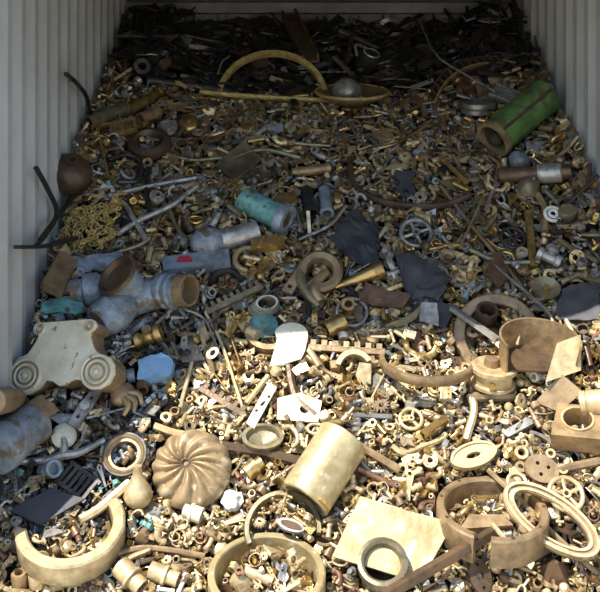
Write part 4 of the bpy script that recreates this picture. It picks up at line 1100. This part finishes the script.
kind('broken_casting', 'broken casting fragment', 'casting', G().prism([(-.05, -.01), (-.03, -.03), (0, -.018), (.03, -.034), (.045, -.008), (.03, .006), (.05, .026), (.02, .036), (0, .018), (-.03, .03), (-.045, .012)], .016, [circ(.007, 9, .008, 0)]).subdiv(1).rough(.008, 25, 6), 'flat')
kind('twisted_offcut', 'twisted metal offcut', 'strip', G().join(G().tube([(.08 * (i / 12 - .5) * 2, .012 * sin(i * .5), .01 * cos(i * .7)) for i in range(13)], .01, flat=(.024, .004))).rough(.012, 14, 8), 'flat')
kind('tap_spout', 'curved tap spout', 'spout', G().tube(spline([(-.06, 0, 0), (-.05, .03, 0), (-.01, .045, 0), (.04, .03, 0), (.06, -.01, 0)], 4), [.013 - .0002 * i for i in range(17)], 9).cyl(.018, .012, 12, T(-.06, 0, 0) @ RX(90)), 'flat')
kind('yoke_fork', 'forked yoke', 'fork', G().tube(spline([(-.05, .02, 0), (-.02, .022, 0), (0, .01, 0), (0, -.01, 0), (-.02, -.022, 0), (-.05, -.02, 0)], 4), .007, 7).cyl(.008, .05, 9, RY(90)), 'flat')
# dark rear kinds
kind('rubber_hose', 'length of black hose', 'hose', G().tube(spline([(-.22, .03, 0), (-.12, -.03, .03), (0, .0, .04), (.11, .06, .02), (.2, 0, 0)], 6), .017, 9), 'flat', 'lengths of black hose')
kind('cable_loop', 'loop of black cable', 'cable', G().torus(.09, .008, 30, 6).torus(.083, .008, 30, 6, M=T(.006, 0, .012) @ RX(7)).torus(.095, .008, 30, 6, M=T(0, .008, .02) @ RY(6)), 'flat', 'loops of black cable')
cb = G().ball(.09, n=18); cb.v = [(x * 1.3, y, z * .5) for x, y, z in cb.v]; cb.rough(.05, 9, 3).rough(.012, 30, 4)
kind('crumpled_wrap', 'crumpled dark wrap', 'sheet', cb, 'flat')
kind('iron_pipe', 'length of dark iron pipe', 'pipe', G().lathe([(.018, -.2), (.023, -.2), (.023, .2), (.018, .2)], 14, closed=True, M=RY(90)), 'long', 'lengths of dark iron pipe')
kind('iron_housing', 'dark iron housing', 'housing', G().lathe([(.03, 0), (.06, 0), (.07, .02), (.065, .06), (.045, .075), (.04, .1), (.03, .1)], 20, closed=True), 'any')

NICE = {'pale_brass': 'pale brass', 'gold_brass': 'golden brass', 'tan_bronze': 'tan bronze', 'olive_brass': 'dull olive', 'brown_bronze': 'brown bronze',
        'grey_metal': 'grey metal', 'dark_iron': 'dark iron', 'copper_red': 'reddish copper', 'blue_grey': 'blue-grey', 'black_rubber': 'black', 'white_chalk': 'whitish', 'verdigris': 'greenish'}
FIT = dict(hex_nut=1.3, hex_bolt=1.2, washer=.8, pipe_tee=1.5, pipe_elbow=1.4, tube_offcut=1.3, short_bush=1.3, small_valve=1.3, tap_cross=.7, hose_nozzle=1.3, threaded_cup=1.1, gear_wheel=.6, angle_bracket=.9,
           bolted_flange=.8, doorknob=1, stepped_plug=1.3, lever_handle=.8, hinge_leaf=.6, casting_lump=.7, saddle_strap=.9, union_nut=1.2, coil_spring=.35, backplate_elbow=.7, split_clamp=.7, cartridge_case=.9, scrap_ring=.7, wide_ring=.8, broken_casting=1.3, tap_spout=.8, yoke_fork=.7)
LONGS = dict(straight_rod=1, bent_rod=1, curved_wire=.7, bent_strip=.9, sheet_offcut=.8, triangular_offcut=.6, channel_offcut=.5, perforated_strip=.4, thick_pipe=.4, flat_bar=.5, twisted_offcut=.9)
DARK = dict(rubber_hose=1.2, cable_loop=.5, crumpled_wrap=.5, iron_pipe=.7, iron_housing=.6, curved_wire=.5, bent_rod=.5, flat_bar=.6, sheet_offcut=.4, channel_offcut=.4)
def mixw(*ds):
    out = {}
    for d, k in ds:
        for n, w in d.items(): out[n] = out.get(n, 0) + w * k
    n = list(out); w = np.array([out[k] for k in n]); return n, np.cumsum(w / w.sum())
ZK = [mixw((FIT, 1), (LONGS, .45)), mixw((FIT, .8), (LONGS, 1.35)), mixw((DARK, 1), (LONGS, .15))]
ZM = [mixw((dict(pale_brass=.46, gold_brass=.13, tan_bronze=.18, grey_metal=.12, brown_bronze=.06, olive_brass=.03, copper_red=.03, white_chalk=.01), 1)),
      mixw((dict(pale_brass=.12, gold_brass=.12, tan_bronze=.22, grey_metal=.22, brown_bronze=.08, olive_brass=.17, dark_iron=.04, copper_red=.01, blue_grey=.02), 1)),  # shaded middle: darker mix than the sunlit front, shade put into the colours
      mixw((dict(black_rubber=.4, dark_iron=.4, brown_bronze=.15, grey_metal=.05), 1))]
ZM.append(mixw((dict(grey_metal=.45, blue_grey=.14, dark_iron=.16, brown_bronze=.08, tan_bronze=.12, verdigris=.03), 1)))      # greyer scrap by the left wall
def pick(zm): return zm[0][int(np.searchsorted(zm[1], nr.random()))]

# grids: current top of the heap, cells taken by large pieces
DEPTH = .075
GRID = WS - DEPTH
HARD = np.zeros((NU, NV), bool)
HLO = np.full((NU, NV), 9.0)      # underside of the large pieces
A_UVW = np.array([[1, 0, 0], [0, CS, -SN], [0, SN, CS]])       # uvw -> xyz
ORG = np.array([0, OY, OZ])

def cells(u, v):
    return (np.clip(((u - U0) / CELL).astype(int), 0, NU - 1), np.clip(((v - V0) / CELL).astype(int), 0, NV - 1))

for P, block in HEROES:
    if not block: continue
    q = (P - ORG) @ A_UVW
    iu, iv = cells(q[:, 0], q[:, 1])
    inb = (q[:, 0] > WL) & (q[:, 0] < WR) & (q[:, 1] > V0) & (q[:, 1] < V0 + NV * CELL)
    keep = inb & (q[:, 2] > WS[iu, iv] - .05)
    HARD[iu[keep], iv[keep]] = True
    np.minimum.at(HLO, (iu[keep], iv[keep]), q[keep, 2] - .004)

def rotm(lie):
    yaw = nr.random() * 2 * pi
    def rx(a): return np.array([[1, 0, 0], [0, cos(a), -sin(a)], [0, sin(a), cos(a)]])
    def ry(a): return np.array([[cos(a), 0, sin(a)], [0, 1, 0], [-sin(a), 0, cos(a)]])
    def rz(a): return np.array([[cos(a), -sin(a), 0], [sin(a), cos(a), 0], [0, 0, 1]])
    if lie == 'flat': return rz(yaw) @ rx(nr.normal(0, .42)) @ ry(nr.normal(0, .3)) @ (rx(pi) if nr.random() < .4 else np.eye(3))
    if lie == 'long': return rz(yaw) @ ry(nr.normal(0, .25)) @ rx(nr.random() * 2 * pi)
    return rz(yaw) @ rx(nr.random() * 2 * pi) @ rz(nr.random() * 2 * pi)

PIECES = []    # (kind, mat, R_world 3x3, origin xyz, scale, zone, pts_world)
def deposit(n, maxtop, smin, smax, over_hard=.06):
    for _ in range(n):
        us = nr.uniform(WL + .02, WR - .02, 5); vs = nr.uniform(V0 + .02, 3.36, 5)
        iu, iv = cells(us, vs)
        sc = GRID[iu, iv] - WS[iu, iv] + (GRID[iu, iv] > HLO[iu, iv] - .02) * 1.0
        k = int(np.argmin(sc))
        if sc[k] > maxtop: continue
        u, v = us[k], vs[k]
        fz = v + nr.normal(0, .10) - .10 * sin(u * 4)
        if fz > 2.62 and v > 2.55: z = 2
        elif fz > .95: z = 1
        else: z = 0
        kn = pick(ZK[z])
        if v < 1.25 and kn in ('straight_rod', 'flat_bar', 'thick_pipe', 'curved_wire') and nr.random() < .5: continue
        K = KINDS[kn]
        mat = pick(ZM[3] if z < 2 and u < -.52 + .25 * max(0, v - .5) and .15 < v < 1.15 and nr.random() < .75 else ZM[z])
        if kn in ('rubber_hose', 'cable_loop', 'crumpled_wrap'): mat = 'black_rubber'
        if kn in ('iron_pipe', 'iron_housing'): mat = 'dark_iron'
        s = nr.uniform(smin, smax) * (1.0 if z != 1 else 1.2)
        if kn in LONGS: s *= nr.uniform(.7, 1.25)
        if z == 2: s *= nr.uniform(1.1, 1.8)
        R = rotm(K['lie'])
        vi = int(nr.integers(0, 4))
        p = K['vars'][vi][1] @ R.T * s
        pu, pv = p[:, 0] + u, p[:, 1] + v
        if pu.min() < WL + .01 or pu.max() > WR - .01 or pv.min() < V0: continue
        if z == 2 and pv.min() < 2.54: continue
        iu, iv = cells(pu, pv)
        d = GRID[iu, iv] - p[:, 2]
        w = float(np.quantile(d, .95)) - .001
        top = w + p[:, 2]
        if (top > HLO[iu, iv]).mean() > over_hard: continue
        if np.quantile(top - WS[iu, iv], .9) > maxtop + (.045 if z < 2 else .10): continue
        o = ORG + A_UVW @ np.array([u, v, w])
        X = p @ A_UVW.T + o
        if X[:, 1].max() > YB - .04 or X[:, 1].min() < YF - .02 or X[:, 2].min() < .0 or X[:, 2].max() > ZC - .02: continue
        np.maximum.at(GRID, (iu, iv), top)
        PIECES.append([kn, mat, A_UVW @ R, o, s, vi, X])

deposit(9000, -.035, .8, 1.25)
n_under = len(PIECES)
deposit(20000, .008, .58, 1.25)
deposit(12000, .03, .45, .9, .12)
deposit(7000, .03, .25, .45, .15)
print('pieces', n_under, len(PIECES))

# which pieces does the photograph show, and how large?
RS = 2
ZB = np.full((600 // RS + 1, 592 // RS + 1), 1e9)
def proj(X):
    return 300 + F * X[:, 0] / X[:, 1], HORIZON - F * (X[:, 2] - CAMZ) / X[:, 1]
for P, _ in HEROES:
    x, y = proj(P); ok = (x >= 0) & (x < 600) & (y >= 0) & (y < 592)
    np.minimum.at(ZB, ((x[ok] / RS).astype(int), (y[ok] / RS).astype(int)), P[ok, 1])
for pc in PIECES:
    X = pc[6]; x, y = proj(X); ok = (x >= 0) & (x < 600) & (y >= 0) & (y < 592)
    np.minimum.at(ZB, ((x[ok] / RS).astype(int), (y[ok] / RS).astype(int)), X[ok, 1])
for pc in PIECES:
    X = pc[6]; x, y = proj(X); ok = (x >= 0) & (x < 600) & (y >= 0) & (y < 592)
    if ok.sum() < 8: pc.append(0.0); pc.append(None); continue
    ix, iy = (x[ok] / RS).astype(int), (y[ok] / RS).astype(int)
    vis = X[ok, 1] < ZB[ix, iy] + .012
    pc.append(len(set(zip(ix[vis].tolist(), iy[vis].tolist()))) * RS * RS / 1.0)
    pc.append((float(x.mean()), float(y.mean())))
vis_sorted = sorted([p for p in PIECES if p[7] >= 20], key=lambda p: -p[7])
count = {}
singles = []
for p in vis_sorted:
    c = count.get(p[0], 0)
    if c < 300: count[p[0]] = c + 1; singles.append(p)
sid = {id(p) for p in singles}
rest = [p for p in PIECES if id(p) not in sid]
print('single', len(singles), 'rest', len(rest))

LX = np.array([(a, b) for _, a, b in LANDMARKS])
MESH = {}
GROUPS = {}
for p in singles:
    kn, mat, R, o, s, vi, X, area, c = p
    K = KINDS[kn]
    key = (kn, mat, vi)
    if key not in MESH: MESH[key] = K['vars'][vi][0].mesh(kn, mat)
    M = Matrix.Translation(Vector(o)) @ Matrix(R.tolist()).to_4x4() @ Matrix.Scale(s, 4)
    ob = bpy.data.objects.new(kn, MESH[key])
    COL.objects.link(ob)
    ob.matrix_basis = M
    d = LX - np.array(c)
    j = int(np.argmin((d ** 2).sum(1)))
    dx, dy = c[0] - LX[j][0], c[1] - LX[j][1]
    dist = hypot(dx, dy)
    rel = ('left of' if dx < 0 else 'right of') if abs(dx) > abs(dy) else ('above' if dy < 0 else 'below')
    if dist < 24: rel = 'close ' + rel if rel in ('above', 'below') else 'just ' + rel
    col = NICE[mat]
    words = K['words']
    if col.split()[0] in words or (col == 'dark iron' and 'dark' in words): col = ''
    size = 'small' if s < .8 else ('larger' if s > 1.12 else '')
    lab = ' '.join((size + ' ' + col + ' ' + words + ' ' + rel + ' the ' + LANDMARKS[j][0]).split())
    tag(ob, lab, K['cat'], K['plural'] + ' scattered in the heap')
    GROUPS.setdefault(lab, []).append((c[1], c[0], ob))

# look-alikes beside the same landmark: tell them apart by height in the view
for lab, L in GROUPS.items():
    if len(L) in (2, 3):
        L.sort(key=lambda e: e[:2])
        wd = ('upper of two alike', 'lower of two alike') if len(L) == 2 else ('uppermost of three alike', 'middle of three alike', 'lowest of three alike')
        if len(lab.split()) <= 12:
            for e, w in zip(L, wd): e[2]['label'] = lab + ', ' + w

# everything deeper down: one loose filling of the same pieces
mats = list(dict.fromkeys(p[1] for p in rest))
mi = {m: i for i, m in enumerate(mats)}
VV_, FF_, MI_, RN_ = [], [], [], []
base = 0
for p in rest:
    kn, mat, R, o, s, vi = p[:6]
    K = KINDS[kn]
    W = (K['vars'][vi][2] * s) @ R.T + o
    VV_.append(W)
    g = K['vars'][vi][0]
    FF_ += [tuple(i + base for i in f) for f in g.f]
    MI_ += [mi[mat]] * len(g.f)
    RN_ += [nr.random()] * len(W)
    base += len(W)
# core the pieces rest on, coloured dark so gaps look shaded
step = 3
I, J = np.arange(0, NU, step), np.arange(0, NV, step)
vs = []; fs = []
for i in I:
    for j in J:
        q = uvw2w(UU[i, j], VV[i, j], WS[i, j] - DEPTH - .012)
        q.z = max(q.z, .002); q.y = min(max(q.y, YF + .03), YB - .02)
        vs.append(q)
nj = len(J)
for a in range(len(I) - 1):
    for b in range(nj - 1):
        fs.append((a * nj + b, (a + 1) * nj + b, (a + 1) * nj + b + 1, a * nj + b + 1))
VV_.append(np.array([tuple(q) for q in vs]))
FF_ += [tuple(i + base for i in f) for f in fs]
mats.append('dark_fill')
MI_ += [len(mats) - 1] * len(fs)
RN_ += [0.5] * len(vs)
me = bpy.data.meshes.new('loose_scrap')
me.from_pydata(np.concatenate(VV_).tolist(), [], FF_)
for m in mats: me.materials.append(MATS[m])
me.polygons.foreach_set('material_index', MI_)
at_ = me.attributes.new('rnd', 'FLOAT', 'POINT'); at_.data.foreach_set('value', RN_)
me.polygons.foreach_set('use_smooth', [True] * len(me.polygons))
me.set_sharp_from_angle(angle=radians(38))
ob = link('loose_scrap', me)
tag(ob, 'densely packed small brass and iron scrap filling the heap between larger pieces', 'scrap', kind='stuff')
